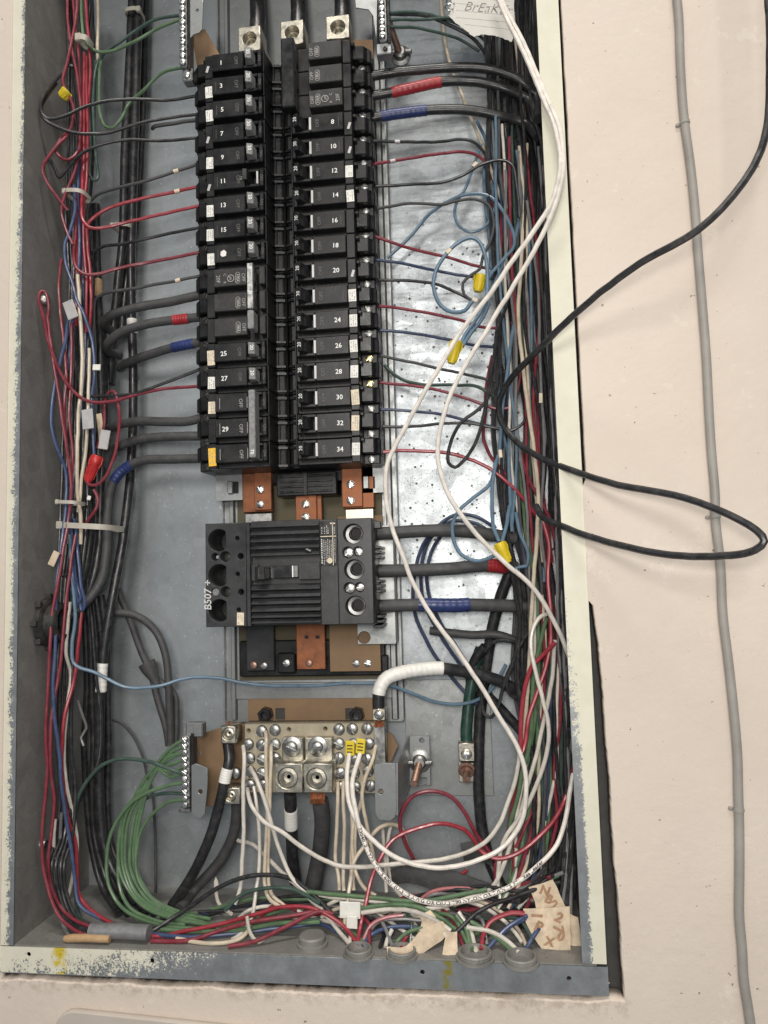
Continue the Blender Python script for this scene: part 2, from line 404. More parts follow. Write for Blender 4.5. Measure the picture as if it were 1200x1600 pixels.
def wall_material():
    m = bpy.data.materials.new('painted_plaster'); m.use_nodes = True; MATS['painted_plaster'] = m; N, L, b = nodes(m)
    g = N.new('ShaderNodeNewGeometry'); pos = g.outputs['Position']
    sx = N.new('ShaderNodeSeparateXYZ'); L.new(pos, sx.inputs[0]); X, Z = sx.outputs[0], sx.outputs[2]
    n1 = add_noise(N, L, pos, 5, 6, .6)
    col = mixc(N, L, n1, (.60,.515,.44), (.66,.575,.50))
    grime = add_noise(N, L, pos, 28, 7, .75, .60, .9, 0, .16)
    col = mixc(N, L, grime, col, (.42,.35,.28))
    pa = add_noise(N, L, pos, 16, 9, .8, .585, .605, 0, .45)
    col = mixc(N, L, pa, col, (.72,.65,.57))
    sp = add_noise(N, L, pos, 190, 3, .6, .72, .745)
    col = mixc(N, L, sp, col, (.24,.19,.14))
    # vertical scuffs
    mp = N.new('ShaderNodeMapping'); mp.inputs['Scale'].default_value = (260, 1, 9); L.new(pos, mp.inputs['Vector'])
    sc = add_noise(N, L, mp.outputs[0], 1., 5, .7, .62, .75, 0, .30)
    sc = mth(N, L, 'MULTIPLY', sc, mth(N, L, 'MULTIPLY', rng(N, L, mth(N, L, 'ABSOLUTE', mth(N, L, 'SUBTRACT', X, .588)), .012, .002), rng(N, L, Z, .36, .25)))
    col = mixc(N, L, sc, col, (.30,.24,.19))
    # broken plaster edge below the box and right of it: brown-grey
    edge = mth(N, L, 'MULTIPLY', rng(N, L, Z, -.042, -.034), rng(N, L, Z, -.022, -.030)); jag = add_noise(N, L, pos, 90, 6, .75, .46, .60)
    inx = rng(N, L, X, .545, .539)
    col = mixc(N, L, mth(N, L, 'MULTIPLY', mth(N, L, 'MULTIPLY', edge, jag), mth(N, L, 'MULTIPLY', inx, .5)), col, (.34,.27,.20))
    L.new(col, b.inputs['Base Color']); b.inputs['Roughness'].default_value = .58; b.inputs['Specular IOR Level'].default_value = .35
    nb = N.new('ShaderNodeTexNoise'); nb.inputs['Scale'].default_value = 26; nb.inputs['Detail'].default_value = 12; nb.inputs['Roughness'].default_value = .68; L.new(pos, nb.inputs['Vector'])
    bp = N.new('ShaderNodeBump'); bp.inputs['Strength'].default_value = .40; bp.inputs['Distance'].default_value = .003
    L.new(nb.outputs['Fac'], bp.inputs['Height']); L.new(bp.outputs['Normal'], b.inputs['Normal'])
wall_material()

# ------------------------------------------------------------------ the wall and the hole the box sits in
def jitter_line(p, q, n, amp):
    out = []
    for i in range(n):
        t = i/n; out.append((p[0]+(q[0]-p[0])*t+random.uniform(-amp, amp), p[1]+(q[1]-p[1])*t+random.uniform(-amp, amp)))
    return out
from mathutils import noise as mnoise
def jitter_line(p, q, n, amp):
    out = []; n = max(8, n*4)
    for i in range(n):
        t = i/n; x, z = p[0]+(q[0]-p[0])*t, p[1]+(q[1]-p[1])*t; d = 0
        for k, (fr, a) in enumerate(((25, 1.6), (70, 1.0), (210, .7), (620, .45))): d += a*mnoise.noise((x*fr, z*fr, k*9.7+amp*1e4))
        d = d*amp*.9
        if abs(q[1]-p[1]) > abs(q[0]-p[0]): x += d
        else: z += d
        out.append((x, z))
    return out
hole = []
hole += jitter_line((-.0135, 1.08), (-.0135, -.030), 30, .00015)
hole += jitter_line((-.0135, -.0305), (.20, -.0315), 34, .0016)
hole += jitter_line((.20, -.0315), (.5395, -.0285), 46, .0014)
hole += jitter_line((.5395, -.0285), (.5325, .262), 70, .0008)
hole += jitter_line((.5325, .262), (.5290, .296), 12, .0005)
hole += jitter_line((.5250, .300), (.5255, .40), 16, .0002)
hole += jitter_line((.5292, .405), (.5280, 1.08), 110, .0003)
wall = plate('wall', 'painted_plaster', None, rect(-.7, 1.5, -.7, 1.6), [hole], -.0016, .018)
tagit(wall, kind='structure')
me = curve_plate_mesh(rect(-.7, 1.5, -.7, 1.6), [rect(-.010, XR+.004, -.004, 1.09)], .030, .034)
cav = link('wall_cavity', me, 'dark_backing'); tagit(cav, kind='structure')  # dark sheet gives the gap round the box its shade by colour

def pxbox(mb, x0, y0, x1, y1, yf, yb, c=0.0006):
    a, b, d, e = at(x0, y0, yf), at(x1, y0, yf), at(x0, y1, yf), at(x1, y1, yf)
    return mb.box((a.x+d.x)/2, (b.x+e.x)/2, yf, yb, (d.z+e.z)/2, (a.z+b.z)/2, c)

# ------------------------------------------------------------------ the steel enclosure
TOPZ = 1.06
encl = thing('panel_enclosure', 'recessed galvanised steel panel box with cream paint on its front flange', 'panel box', (.25, 0, 0))
bh = [circ(*[(q.x, q.z) for q in [at(829, 1343, DEPTH)]][0], .0055), circ(*[(q.x, q.z) for q in [at(610, 1432, DEPTH)]][0], .004)]
plate('back_panel', 'galv_back', encl, rect(XL-.0015, XR+.0015, -.0015, TOPZ), bh, DEPTH, DEPTH+.0015)
MB().box(XL-.0015, XL, .0016, DEPTH-.0002, -.0012, TOPZ, 0).build('side_panel', 'galv_side', encl)
MB().box(XR, XR+.0015, .0016, DEPTH-.0002, -.0012, TOPZ, 0).build('side_panel', 'galv_side', encl)
MB().box(XL+.0002, XR-.0002, .0016, DEPTH-.0002, -.0015, 0, 0).build('floor_panel', 'galv_floor', encl)
MB().box(XL+.0002, XR-.0002, .0016, DEPTH-.0002, TOPZ-.002, TOPZ-.0005, 0).build('top_panel', 'galv_side', encl)
FX = .5058
plate('left_flange', 'flange_left', encl, rect(-.0125, 0, -.0003, TOPZ), [], 0, .0014)
fh = []
plate('right_flange', 'flange_right', encl, rect(FX, .5255, .0012, TOPZ), fh, -.0002, .0014)
bhole = [at(45, 1491, 0), at(238, 1501, 0), at(660, 1519, 0), at(889, 1529, 0)]
plate('bottom_flange', 'flange_bottom', encl, rect(-.020, .5262, -.0235, -.0012), [circ(q.x, q.z, .0020, 14) for q in bhole], 0, .0014)
MB().box(-.02, .5262, .0016, .028, -.0250, -.0236, 0).build('flange_return', 'galv_flange', encl)
# seams of the side panel and a crease on the back
MB().box(at(748, 1250, DEPTH).x-.0004, at(748, 1250, DEPTH).x+.0004, DEPTH-.0006, DEPTH-.0001, .004, .118).build('seam', 'galv_side', encl)

# locknut of a conduit on the left side wall, bolt heads
def on_left_wall(px, py):
    v = AX_R*((px-600)/F_PX) - AX_U*((py-800)/F_PX) + AX_F
    return CAM + v*((XL-CAM.x)/v.x)
q = on_left_wall(72, 972)
lk = thing('conduit_locknut', 'dark steel conduit locknut and bushing on the left side wall', 'locknut', q)
b = MB(); n = 28
prof_r = []
for j, (r, h) in enumerate(((.024, .0), (.024, .006), (.0215, .0075), (.0185, .0078), (.0185, .018), (.016, .0195), (.0135, .0195), (.013, .004))):
    prof_r.append((r, h))
b.lathe(prof_r, q, (1, 0, 0), n); b.build('bushing', 'locknut', lk, True)
for k in range(8):
    a = 2*math.pi*k/8; c0 = q + Vector((.003, math.cos(a)*.0255, math.sin(a)*.0255))
    MB().box(c0.x-.003, c0.x+.003, c0.y-.003, c0.y+.003, c0.z-.003, c0.z+.003, .001).build('lug_tooth', 'locknut', lk)
for (px, py), lab in (((69, 470), 'small steel bolt head on upper left side wall'), ((66, 1320), 'small rusty bolt head low on the left side wall')):
    q = on_left_wall(px, py)
    bo = MB().lathe([(.0062, 0), (.0062, .002), (.0045, .0045), (.001, .005)], q, (1, 0, 0), 16).build('bolt', 'dull_steel', None, True, loc=q)
    tagit(bo, lab, 'bolt')

# ------------------------------------------------------------------ the bus interior: pan, rails, boards, bus bars
XC = .2478
inter = thing('bus_interior', 'mounting pan with copper bus bars and insulators behind the breakers', 'bus assembly', (XC, .12, .19))
PX0, PX1 = .1615, .3495
MB().box(PX0, PX1, .1215, .1232, .175, TOPZ-.01, .0003).build('pan', 'galv_bracket', inter)
for x0, x1 in ((PX0+.0055, PX0+.0125), (PX1-.0115, PX1-.0035)):
    MB().prism([(x0, .1214), (x0+.0015, .117), (x1-.0015, .117), (x1, .1214)], .178, TOPZ-.012, 'xyz', .0004).build('rail', 'galv_bracket', inter)
MB().box(PX1-.0002, PX1+.0014, .115, .1343, .178, TOPZ-.012).build('pan_edge', 'galv_bracket', inter)
MB().box(PX0-.0014, PX0+.0002, .115, .1343, .178, TOPZ-.012).build('pan_edge', 'galv_bracket', inter)
b = MB(); pxbox(b, 372, 745, 600, 1062, .1185, .1212, .0004); b.build('insulating_board', 'olive_board', inter)
MB().box(.178, .320, .102, .1212, .425, .885, .001).build('bus_support', 'black_plastic', inter)
def part_px(parent, name, m, x0, y0, x1, y1, yf, yb, c=.0006):
    b = MB(); pxbox(b, x0, y0, x1, y1, yf, yb, c); return b.build(name, m, parent)
# copper straps and clips between the breakers and the big breaker
part_px(inter, 'bus_bar', 'copper_bus', 379, 735, 425, 800, .098, .104)
part_px(inter, 'bus_bar', 'copper_bus', 397, 735, 424, 797, .094, .0978)
part_px(inter, 'bus_bar', 'copper_bus', 462, 770, 495, 830, .094, .0978)
part_px(inter, 'bus_bar', 'copper_bus', 463, 772, 503, 828, .098, .104)
part_px(inter, 'bus_bar', 'copper_bus', 534, 728, 566, 792, .094, .0978)
part_px(inter, 'bus_bar', 'copper_bus', 537, 730, 584, 794, .098, .104)
part_px(inter, 'lug_strap', 'dull_steel', 383, 802, 425, 830, .100, .106)
part_px(inter, 'lug_strap', 'aluminium', 540, 795, 584, 830, .100, .106)
part_px(inter, 'fibre_card', 'fibre_board', 530, 806, 600, 1000, .110, .112, .0003)
for x, y in ((407, 765), (407, 788), (478, 788), (478, 808), (548, 757), (548, 782)):
    q = at(x, y, .094); screw(inter, q.x, .0935, q.z, .0042, 'steel')
ins = part_px(inter, 'insulator', 'black_plastic', 432, 738, 526, 774, .088, .115, .001)
for k in range(4):
    y = 742+k*8; part_px(inter, 'insulator_rib', 'handle_black', 437, y, 519, y+3, .0865, .0879, .0004)
part_px(inter, 'insulator_rib', 'handle_black', 474, 738, 480, 774, .0855, .0864, .0003)
for (x0, y0, x1, y1, wx0, wx1) in ((337, 738, 379, 781, 357, 373), (562, 730, 604, 769, 568, 586)):
    a, d = at(x0, y0, .098), at(x1, y1, .098); h0, h1 = at(wx0, y0+15, .098), at(wx1, y0+33, .098)
    plate('clip', 'galv_bracket', inter, rect(a.x, d.x, d.z, a.z), [rect(h0.x, h1.x, h1.z, h0.z)], .098, .0996)
    m0 = (h0.x+h1.x)/2
    MB().box(h0.x-.0003, m0, .0945, .0985, h1.z-.0004, h0.z+.0004, .0008).build('clip_tongue', 'galv_bracket', inter)
    MB().box(h0.x, h1.x, .1010, .1014, h1.z, h0.z).build('clip_shadow_gap', 'hole_shade', inter)
# below the big breaker
part_px(inter, 'lug_plate', 'main_plastic', 385, 970, 428, 1048, .100, .106)
part_px(inter, 'bus_bar', 'copper_bus', 463, 970, 508, 1046, .098, .104)
part_px(inter, 'fibre_card', 'fibre_board', 515, 970, 594, 1049, .097, .0985, .0003)
part_px(inter, 'insulator', 'black_plastic', 374, 1000, 602, 1056, .108, .118, .001)
part_px(inter, 'insulator', 'black_plastic', 433, 1020, 461, 1052, .099, .108, .0015)
part_px(inter, 'insulator', 'black_plastic', 596, 1024, 606, 1050, .099, .108, .001)
for (x0, y0, x1, y1) in ((476, 993, 482, 998), (493, 993, 499, 998)):
    part_px(inter, 'slot', 'hole_shade', x0, y0, x1, y1, .0976, .0979, 0)
for x, y, m in ((448, 1036, 'steel'), (483, 1036, 'copper_dull'), (413, 1040, 'dull_steel'), (397, 1039, 'copper_dull'), (557, 1036, 'dull_steel'), (575, 1036, 'steel')):
    q = at(x, y, .098); screw(inter, q.x, .0962 if x > 520 else .0975, q.z, .0038, m)
a, d = at(557, 930, .092), at(619, 1006, .092); h = at(569, 996, .092)
plate('mounting_bracket', 'galv_bracket', inter, rect(a.x, d.x, d.z, a.z+.07), [circ(h.x, h.z, .0062)], .092, .0936, .0003)
MB().box(d.x-.0018, d.x, .0938, .119, d.z, a.z+.07, .0005).build('bracket_side', 'galv_bracket', inter)
# lower edge of the pan and frame plate
part_px(inter, 'pan_lip', 'galv_bracket', 360, 1066, 622, 1092, .1190, .1213, .0005)

# three main lugs on top, with feeder cables running up out of the picture
for i, (x0, y0, x1, y1, lab) in enumerate(((372, 43, 407, 77, ''), (438, 34, 474, 67, ''), (509, 26, 546, 58, ''))):
    lug = thing('main_lug', ('leftmost', 'middle', 'rightmost')[i]+' square aluminium feeder lug above the breakers', 'lug', at((x0+x1)/2, y1, .065), 'main feeder lugs')
    a, d = at(x0, y0, .058), at(x1, y1, .058); cx, cz, r = (a.x+d.x)/2, (a.z+d.z)/2, (d.x-a.x)*.31
    plate('lug_block', 'aluminium', lug, rect(a.x, d.x, d.z, a.z), [circ(cx, cz, r, 24)], .058, .084, .0007)
    MB().lathe([(r*.98, 0), (r*.95, .004), (r*.6, .0045), (r*.52, -.003), (r*.4, -.004)], (cx, .070, cz), (0, -1, 0), 24).build('socket_screw', 'aluminium', lug, True)
    MB().box(a.x+.002, d.x-.002, .084, .1205, d.z-.02, a.z-.004, .001).build('lug_foot', 'aluminium', lug)
    fc = MB().tube([(cx, .085, cz+.016), (cx, .092, cz+.05), (cx-.003, .098, cz+.10), (cx-.004, .100, TOPZ-.01)], .0085, 14)
    fo = fc.build('feeder_cable', 'wire_black', None, True, loc=(cx, .085, cz+.016))
    tagit(fo, 'thick black feeder cable rising from the '+('leftmost', 'middle', 'rightmost')[i]+' lug', 'cable', 'feeder cables')

# ------------------------------------------------------------------ circuit breakers
Z0, PITCH_Z = .8560, .02548
def body_mesh(s, three=False):
    X = lambda u: s*u
    b = MB(); h = .01232
    prof = [(.0006, .112), (.0006, .074), (.004, .0705), (.0118, .0705), (.0132, .0520), (.0678, .0520), (.0680, .0462), (.0765, .0462), (.0770, .056), (.0770, .112)]
    b.prism([(X(u), y) for u, y in prof], -h, h, 'xyz', .0006)
    b.box(X(.0133), X(.0148), .0455, .0530, -h, h, .0004)
    # stepped bus end: ribs that show as U shapes
    for z0, z1 in ((-.0105, -.0085), (.0075, .0098)):
        b.prism([(X(.0010), .0705), (X(.0015), .0685), (X(.0105), .0665), (X(.0126), .0625), (X(.0126), .0705)], z0, z1, 'xyz')
    b.box(X(.0088), X(.0098), .0670, .0706, -.0085, .0075, .0003)
    # terminal end: raised shroud above, lower seat for the screw
    b.prism([(X(.0768), .0555), (X(.0885), .0568), (X(.0905), .0625), (X(.0945), .064), (X(.0945), .083), (X(.0915), .086), (X(.0915), .112), (X(.0768), .112)], -.0025, .0121, 'xyz', .0008)
    b.prism([(X(.0768), .0665), (X(.0925), .0665), (X(.0935), .070), (X(.0935), .0800), (X(.0915), .083), (X(.0915), .112), (X(.0768), .112)], -.0121, -.0027, 'xyz', .0006)
    for k in range(3): b.box(X(.0946), X(.0954), .066+k*.0055, .0685+k*.0055, -.0015, .0115)
    b.box(X(.0766), X(.080), .050, .0560, .0085, .0117, .0005)
    return b.mesh('breaker_body')
def face_mesh(s, wide=False):
    X = lambda u: s*u
    b = MB(); z0, z1 = -.0078, .0106
    if not wide:
        b.box(X(.0345), X(.0680), .0425, .0521, z0, z1, .0007)
        b.box(X(.0155), X(.0195), .0425, .0521, z0, z1, .0007)
        b.box(X(.0197), X(.0343), .0427, .0521, z0, z0+.0030, .0005)
        b.box(X(.0197), X(.0343), .0427, .0521, z1-.0030, z1, .0005)
    else:
        b.box(X(.0335), X(.0680), .0420, .0521, z0, z1, .0007)
        b.box(X(.0150), X(.0212), .0425, .0521, z0, z1, .0007)
    return b.mesh('face_plate')
def handle_mesh(s, off=False):
    X = lambda u: s*u
    b = MB()
    if off: poly = [(X(.0275), .052), (X(.0300), .0335), (X(.0345), .0325), (X(.0335), .052)]
    elif s < 0: poly = [(X(.0225), .046), (X(.0235), .0335), (X(.0292), .0310), (X(.0325), .046)]
    else: poly = [(X(.0205), .046), (X(.0185), .0345), (X(.0230), .0325), (X(.0300), .046)]
    b.prism(poly, -.0050, .0076 if s > 0 else .0066, 'xyz', .0005)
    return b.mesh('handle')
BODY = {s: body_mesh(s) for s in (-1, 1)}; FACE = {s: face_mesh(s) for s in (-1, 1)}; FACE3 = {s: face_mesh(s, True) for s in (-1, 1)}
HANDLE = {s: handle_mesh(s) for s in (-1, 1)}; HOFF = handle_mesh(-1, True)
for d in (BODY, FACE): [m_.materials.append(MATS['black_plastic']) for m_ in d.values()]
[m_.materials.append(MATS['dusty_plastic']) for m_ in FACE3.values()]
BODY3 = {s: BODY[s].copy() for s in (-1, 1)}
for m_ in BODY3.values(): m_.materials.clear(); m_.materials.append(MATS['black_plastic'])
HANDLE[-1].materials.append(MATS['handle_grey']); HANDLE[1].materials.append(MATS['handle_black']); HOFF.materials.append(MATS['handle_black'])  # left handle colour carries the light on its tilted tips; right stays black
def slab(x0, x1, y0, y1, z0, z1, name, m, parent, c=.0002):
    return MB().box(x0, x1, y0, y1, z0, z1, c).build(name, m, parent)
def sticker(parent, x, z, w, h, m, y=.0458, rot=0., marks=True, seed=0):
    rr = random.Random(seed)
    o = MB().box(-w/2, w/2, -.0002, .0002, -h/2, h/2, 0); me = o.mesh('label_sticker', smooth=False)
    ob = link('label_sticker', me, m, parent, Vector((x, y, z))-wloc(parent), (0, rot, 0))
    if marks:
        b = MB()
        for k in range(3):
            xx = -w*.28+k*w*.28
            z = -h*.38
            while z < h*.34:
                l = rr.uniform(.05, .16)*h
                if rr.random() < .7: b.box(xx-w*.06, xx+w*.06, -.00035, -.00025, z, min(z+l, h*.4))
                z += l+h*.07
        if b.v: link('printed_marks', b.mesh('printed_marks'), 'faded_print', ob)
    return ob
def tie_strip(s): return s
WORDS = 'zero one two three four five six seven eight nine ten eleven twelve thirteen fourteen fifteen sixteen seventeen eighteen nineteen'.split()
def word(n): return WORDS[n] if n < 20 else {2: 'twenty', 3: 'thirty'}[n//10]+('' if n % 10 == 0 else ' '+WORDS[n % 10])
def single(num, row, s, label_mat=None, shade='', off=False, torn=False, amp='20', number=True):
    zc = Z0-PITCH_Z*row
    side = 'left' if s < 0 else 'right'
    root = thing('circuit_breaker', 'x', 'circuit breaker', (XC, .112, zc), 'single circuit breakers')
    yo = Vector((0, -.112, 0))
    dx = random.uniform(-.0005, .0005); yo = yo+Vector((dx, random.uniform(0, .0003), 0))
    link('body', BODY[s], None, root, yo); link('face_plate', FACE[s], None, root, yo)
    h = link('handle', HOFF if off else HANDLE[s], None, root, yo)
    if s < 0 and not off: lettering('rating_marking', amp, .0052, 'white_print', root, (XC+dx-.0262, .0318, zc+.0012), math.pi/2, bold=.0001)
    elif off: lettering('rating_marking', '15', .0042, 'faded_print', root, (XC+dx-.0385, .0421, zc+.002), math.pi/2)
    else: lettering('rating_marking', amp, .0050, 'white_print', root, (XC+dx+.0208, .0330, zc+.0012), -math.pi/2)
    if s > 0 or off: slab(XC+dx+s*(.0355 if s > 0 else .0225), XC+dx+s*(.0333 if s > 0 else .0208), .0412, .0440, zc-.0058, zc+.0072, 'glint_or_indicator', 'edge_glint', root)  # pale strip paints the shiny edge of the handle well
    lettering('off_marking', 'OFF', .0052, 'dim_print', root, (XC+dx+s*.0420, .0422, zc+.0008), -s*math.pi/2 if s > 0 else math.pi/2)
    if s < 0: lettering('on_marking', 'ON', .0042, 'dim_print', root, (XC+dx-.0174, .0422, zc+.0006), math.pi/2)
    if number: lettering('number_marking', str(num), .0066, 'white_print', root, (XC+dx+s*.0575+random.uniform(-.0004, .0004), .0422, zc+.0002+random.uniform(-.0005, .0004)), random.uniform(-.06, .06), bold=.00010)
    # thin frame scored round the number window
    xx = XC+dx+s*.0635
    if random.random() < .6: slab(xx-.00015, xx+.00015, .0421, .0424, zc-.0048, zc+.0052, 'window_edge', 'dim_print', root, 0)
    if label_mat:
        w, hh = (.0076, .0122)
        if label_mat == 'label_ivory': hh = .0150
        sticker(root, XC+dx+s*.0722, zc+(.0002 if s > 0 else -.0025), w, hh, label_mat, .0458, random.uniform(-.05, .05), True, row*7+s)
    if torn:
        sticker(root, XC+dx+s*.0735, zc-.003, .0026, .007, 'tag_grey', .0458, .3, False)
    # screw in the terminal seat, visible from the front
    screw(root, XC+dx+s*.0846, .0658, zc-.0076, .0038, 'locknut' if s < 0 else 'brass_tint' if row in (12, 13) else 'dull_steel', name='terminal_screw')
    ord_ = {-1: 'left', 1: 'right'}[s]
    look = {'label_white': 'white sticker', 'label_ivory': 'ivory sticker', 'label_yellow': 'yellow sticker', None: 'no sticker'}[label_mat]
    if number: root['label'] = f'black breaker numbered {word(num)} in the {ord_} column, {look}'
    else: root['label'] = f'black breaker with blank number window between breakers {word(num-2)} and {word(num+2)}, {look}'
    return root
for row, num, lm, kw in ((0, 1, None, dict(torn=True)), (1, 3, 'label_white', {}), (2, 5, 'label_white', {}), (3, 7, None, dict(torn=True)), (4, 9, 'label_white', {}),
                         (5, 11, None, dict(off=True, torn=True)), (6, 13, 'label_white', {}), (7, 15, 'label_white', {})):
    single(num, row, -1, lm, **kw)
b17 = single(17, 8, -1, 'label_white', number=False)
b17['label'] = 'black breaker below breaker 15 with a white paint dab over its number'
q = (XC-.0575, .0421, Z0-PITCH_Z*8+.001)
bb = MB(); bb.prism([(q[0]-.003, q[2]-.002), (q[0]-.001, q[2]-.0038), (q[0]+.0028, q[2]-.003), (q[0]+.0034, q[2]+.001), (q[0]+.001, q[2]+.0036), (q[0]-.0026, q[2]+.002)], .0414, .0424, 'xzy', .0003)
bb.build('paint_dab', 'tape_white', b17)
single(25, 12, -1, 'label_ivory'); single(27, 13, -1, 'label_white')
for row, num, lm, kw in ((3, 8, None, dict(torn=True)), (4, 10, None, dict(torn=True)), (5, 12, 'label_white', {}), (6, 14, 'label_white', {}), (7, 16, None, {}), (8, 18, None, {}),
                         (9, 20, None, dict(torn=True)), (10, 22, 'label_white', dict(number=False)), (11, 24, 'label_white', {}), (12, 26, 'label_white', {}), (13, 28, 'label_white', {}),
                         (14, 30, 'label_ivory', {}), (15, 32, 'label_ivory', {}), (16, 34, 'label_white', {})):
    single(num, row, 1, lm, **kw)

def outline_box(parent, x, y, z, w, h, t, m):
    o = [(x-w/2, z-h/2+t), (x-w/2+t, z-h/2), (x+w/2-t, z-h/2), (x+w/2, z-h/2+t), (x+w/2, z+h/2-t), (x+w/2-t, z+h/2), (x-w/2+t, z+h/2), (x-w/2, z+h/2-t)]
    i = [(x+(a-x)*(1-2*.0004/w), z+(c-z)*(1-2*.0004/h)) for a, c in o]
    return plate('rating_outline', m, parent, o, [i], y, y+.0001)
def ring(parent, x, y, z, r, m, name='monogram_ring'):
    return plate(name, m, parent, circ(x, z, r, 24), [circ(x, z, r*.84, 24)], y, y+.0001)
def triple(row, s, lab, kind):
    zc = Z0-PITCH_Z*(row+1)
    root = thing('three_pole_breaker', lab, 'circuit breaker', (XC, .112, zc), 'three pole breakers')
    for k in range(3):
        z = PITCH_Z*(1-k); zz = zc+z; yo = Vector((0, -.112, z))
        link('pole_body', BODY3[s], None, root, yo)
        link('face_plate', FACE3[s] if kind != 'plain' else FACE[s], None, root, yo)
        rot = math.pi/2 if s < 0 else -math.pi/2
        if kind == 'plain':
            lettering('off_marking', 'OFF', .0052, 'faded_print', root, (XC-.0415, .0422, zz), rot)
            slab(XC-.0352, XC-.0346, .0421, .0424, zz-.005, zz+.006, 'window_edge', 'faded_print', root, 0)
            slab(XC-.0632, XC-.0627, .0421, .0424, zz-.005, zz+.006, 'window_edge', 'faded_print', root, 0)
            lettering('on_marking', 'ON', .0042, 'dim_print', root, (XC-.0178, .0422, zz), rot)
        else:
            o = s
            lettering('off_marking', 'OFF', .0050, 'faded_print', root, (XC+s*.0372, .0417, zz), rot)
            lettering('rating_marking', '100A', .0040, 'faded_print', root, (XC+s*.0428, .0417, zz), rot, bold=.0001)
            outline_box(root, XC+s*.0428, .0416, zz, .0048, .0118, .0016, 'faded_print')
            slab(XC+s*.0345, XC+s*.0349, .0417, .0419, zz-.006, zz+.009, 'window_edge', 'dim_print', root, 0)
            if kind == 'upper' and k == 0 or kind == 'lower' and k == 2:
                ring(root, XC+s*.0500, .0416, zz, .0037, 'faded_print')
                lettering('monogram', 'ge', .0042, 'faded_print', root, (XC+s*.0500, .0417, zz+.0004), rot, .5)
                lettering('type_marking', 'C', .0040, 'faded_print', root, (XC+s*.0562, .0417, zz+.004), rot)
                lettering('type_marking', 'R', .0040, 'faded_print', root, (XC+s*.0562, .0417, zz-.004), rot)
                lettering('type_marking', '20F', .0056, 'faded_print', root, (XC+s*.0632, .0417, zz), rot)
        screw(root, XC+s*.0846, .0658, zz-.0076, .0042, 'locknut' if s < 0 else 'dull_steel', name='terminal_screw')
    t, bt = zc+PITCH_Z+.0085, zc-PITCH_Z-.0060
    if kind == 'upper':     # bright handle tie over two poles, grey handle below
        slab(XC-.0300, XC-.0235, .0300, .0445, zc-PITCH_Z*.45, t+.001, 'tie_bar', 'steel', root, .0008)
        slab(XC-.0300, XC-.0235, .0300, .0450, bt, zc-PITCH_Z*.5, 'handle', 'handle_grey', root, .0008)
    elif kind == 'plain':
        slab(XC-.0298, XC-.0232, .0290, .0445, bt, t+.001, 'tie_bar', 'handle_grey', root, .0008)
        lettering('rating_marking', '70', .0050, 'white_print', root, (XC-.0265, .0287, bt+.0055), math.pi/2, bold=.0001)
        sticker(root, XC-.0722, zc+PITCH_Z-.0022, .0076, .0122, 'label_ivory', .0458, .02, True, 5)
        y_ = sticker(root, XC-.0722, zc-PITCH_Z-.0010, .0078, .0180, 'label_yellow', .0456, -.04, True, 9)
        lettering('number_marking', '29', .0066, 'white_print', root, (XC-.0575, .0422, zc), .03, bold=.00010)
    else:
        slab(XC+.0075, XC+.0210, .0330, .0452, bt-.004, t+.004, 'tie_bar', 'handle_black', root, .0012)
    return root
triple(9, -1, 'three pole breaker below breaker 17 with a bright metal handle tie', 'upper')
triple(14, -1, 'three pole breaker at the foot of the left column with yellow sticker', 'plain')
triple(0, 1, 'grey dusty three pole breaker at the top of the right column', 'lower')

# ------------------------------------------------------------------ the big three pole breaker
MX0, MX1, MZ0, MZ1, MY = .1742, .3355, .2816, .3800, .0280
mb = thing('main_breaker', 'large black three pole moulded breaker marked B507 with ribbed front', 'circuit breaker', ((MX0+MX1)/2, .115, MZ0))
def mx(px): return at(px, 893, MY).x
def mz(py, px=450): return at(px, py, MY).z
MB().box(MX0+.0005, MX1-.004, MY+.0405, .112, MZ0+.0005, MZ1-.0005, .0012).build('case', 'main_plastic', mb)
xa, xb, xc_, xd = mx(385), mx(500), mx(528), MX1
big_l = [(mx(342), mz(844, 342)), (mx(342), mz(899, 342)), (mx(342), mz(954, 342))]
sm_l = [(mx(336), mz(870, 340), .0036), (mx(352), mz(870, 340), .0050), (mx(336), mz(925, 340), .0036), (mx(352), mz(925, 340), .0050)]
tiny = [(mx(371), mz(841, 371), .0020), (mx(376), mz(869, 376), .0028), (mx(371), mz(897, 371), .0020), (mx(376), mz(925, 376), .0028), (mx(372), mz(953, 371), .0020)]
holes = []
for x, z in big_l:
    pts = circ(x, z, .0105, 28); cut = x+.0068
    holes.append([(min(px, cut), pz) for px, pz in pts])
holes += [circ(x, z, r, 16) for x, z, r in sm_l+tiny]
plate('terminal_cover', 'main_plastic', mb, rect(MX0, xa-.0002, MZ0, MZ1), holes, MY, MY+.0400, .0006)
MB().lathe([(.0026, 0), (.0026, .004), (.0018, .0052)], (sm_l[0][0]+.0006, MY+.012, sm_l[0][1]), n=12).build('screw', 'steel', mb, True)
MB().lathe([(.0034, 0), (.0034, .004)], (sm_l[2][0], MY+.006, sm_l[2][1]), n=16).build('plug', 'handle_grey', mb, True)
for i in (1, 3): MB().lathe([(.0046, 0), (.0046, .004), (.002, .005)], (sm_l[i][0], MY+.0145, sm_l[i][1]), n=14).build('screw', 'locknut', mb, True)
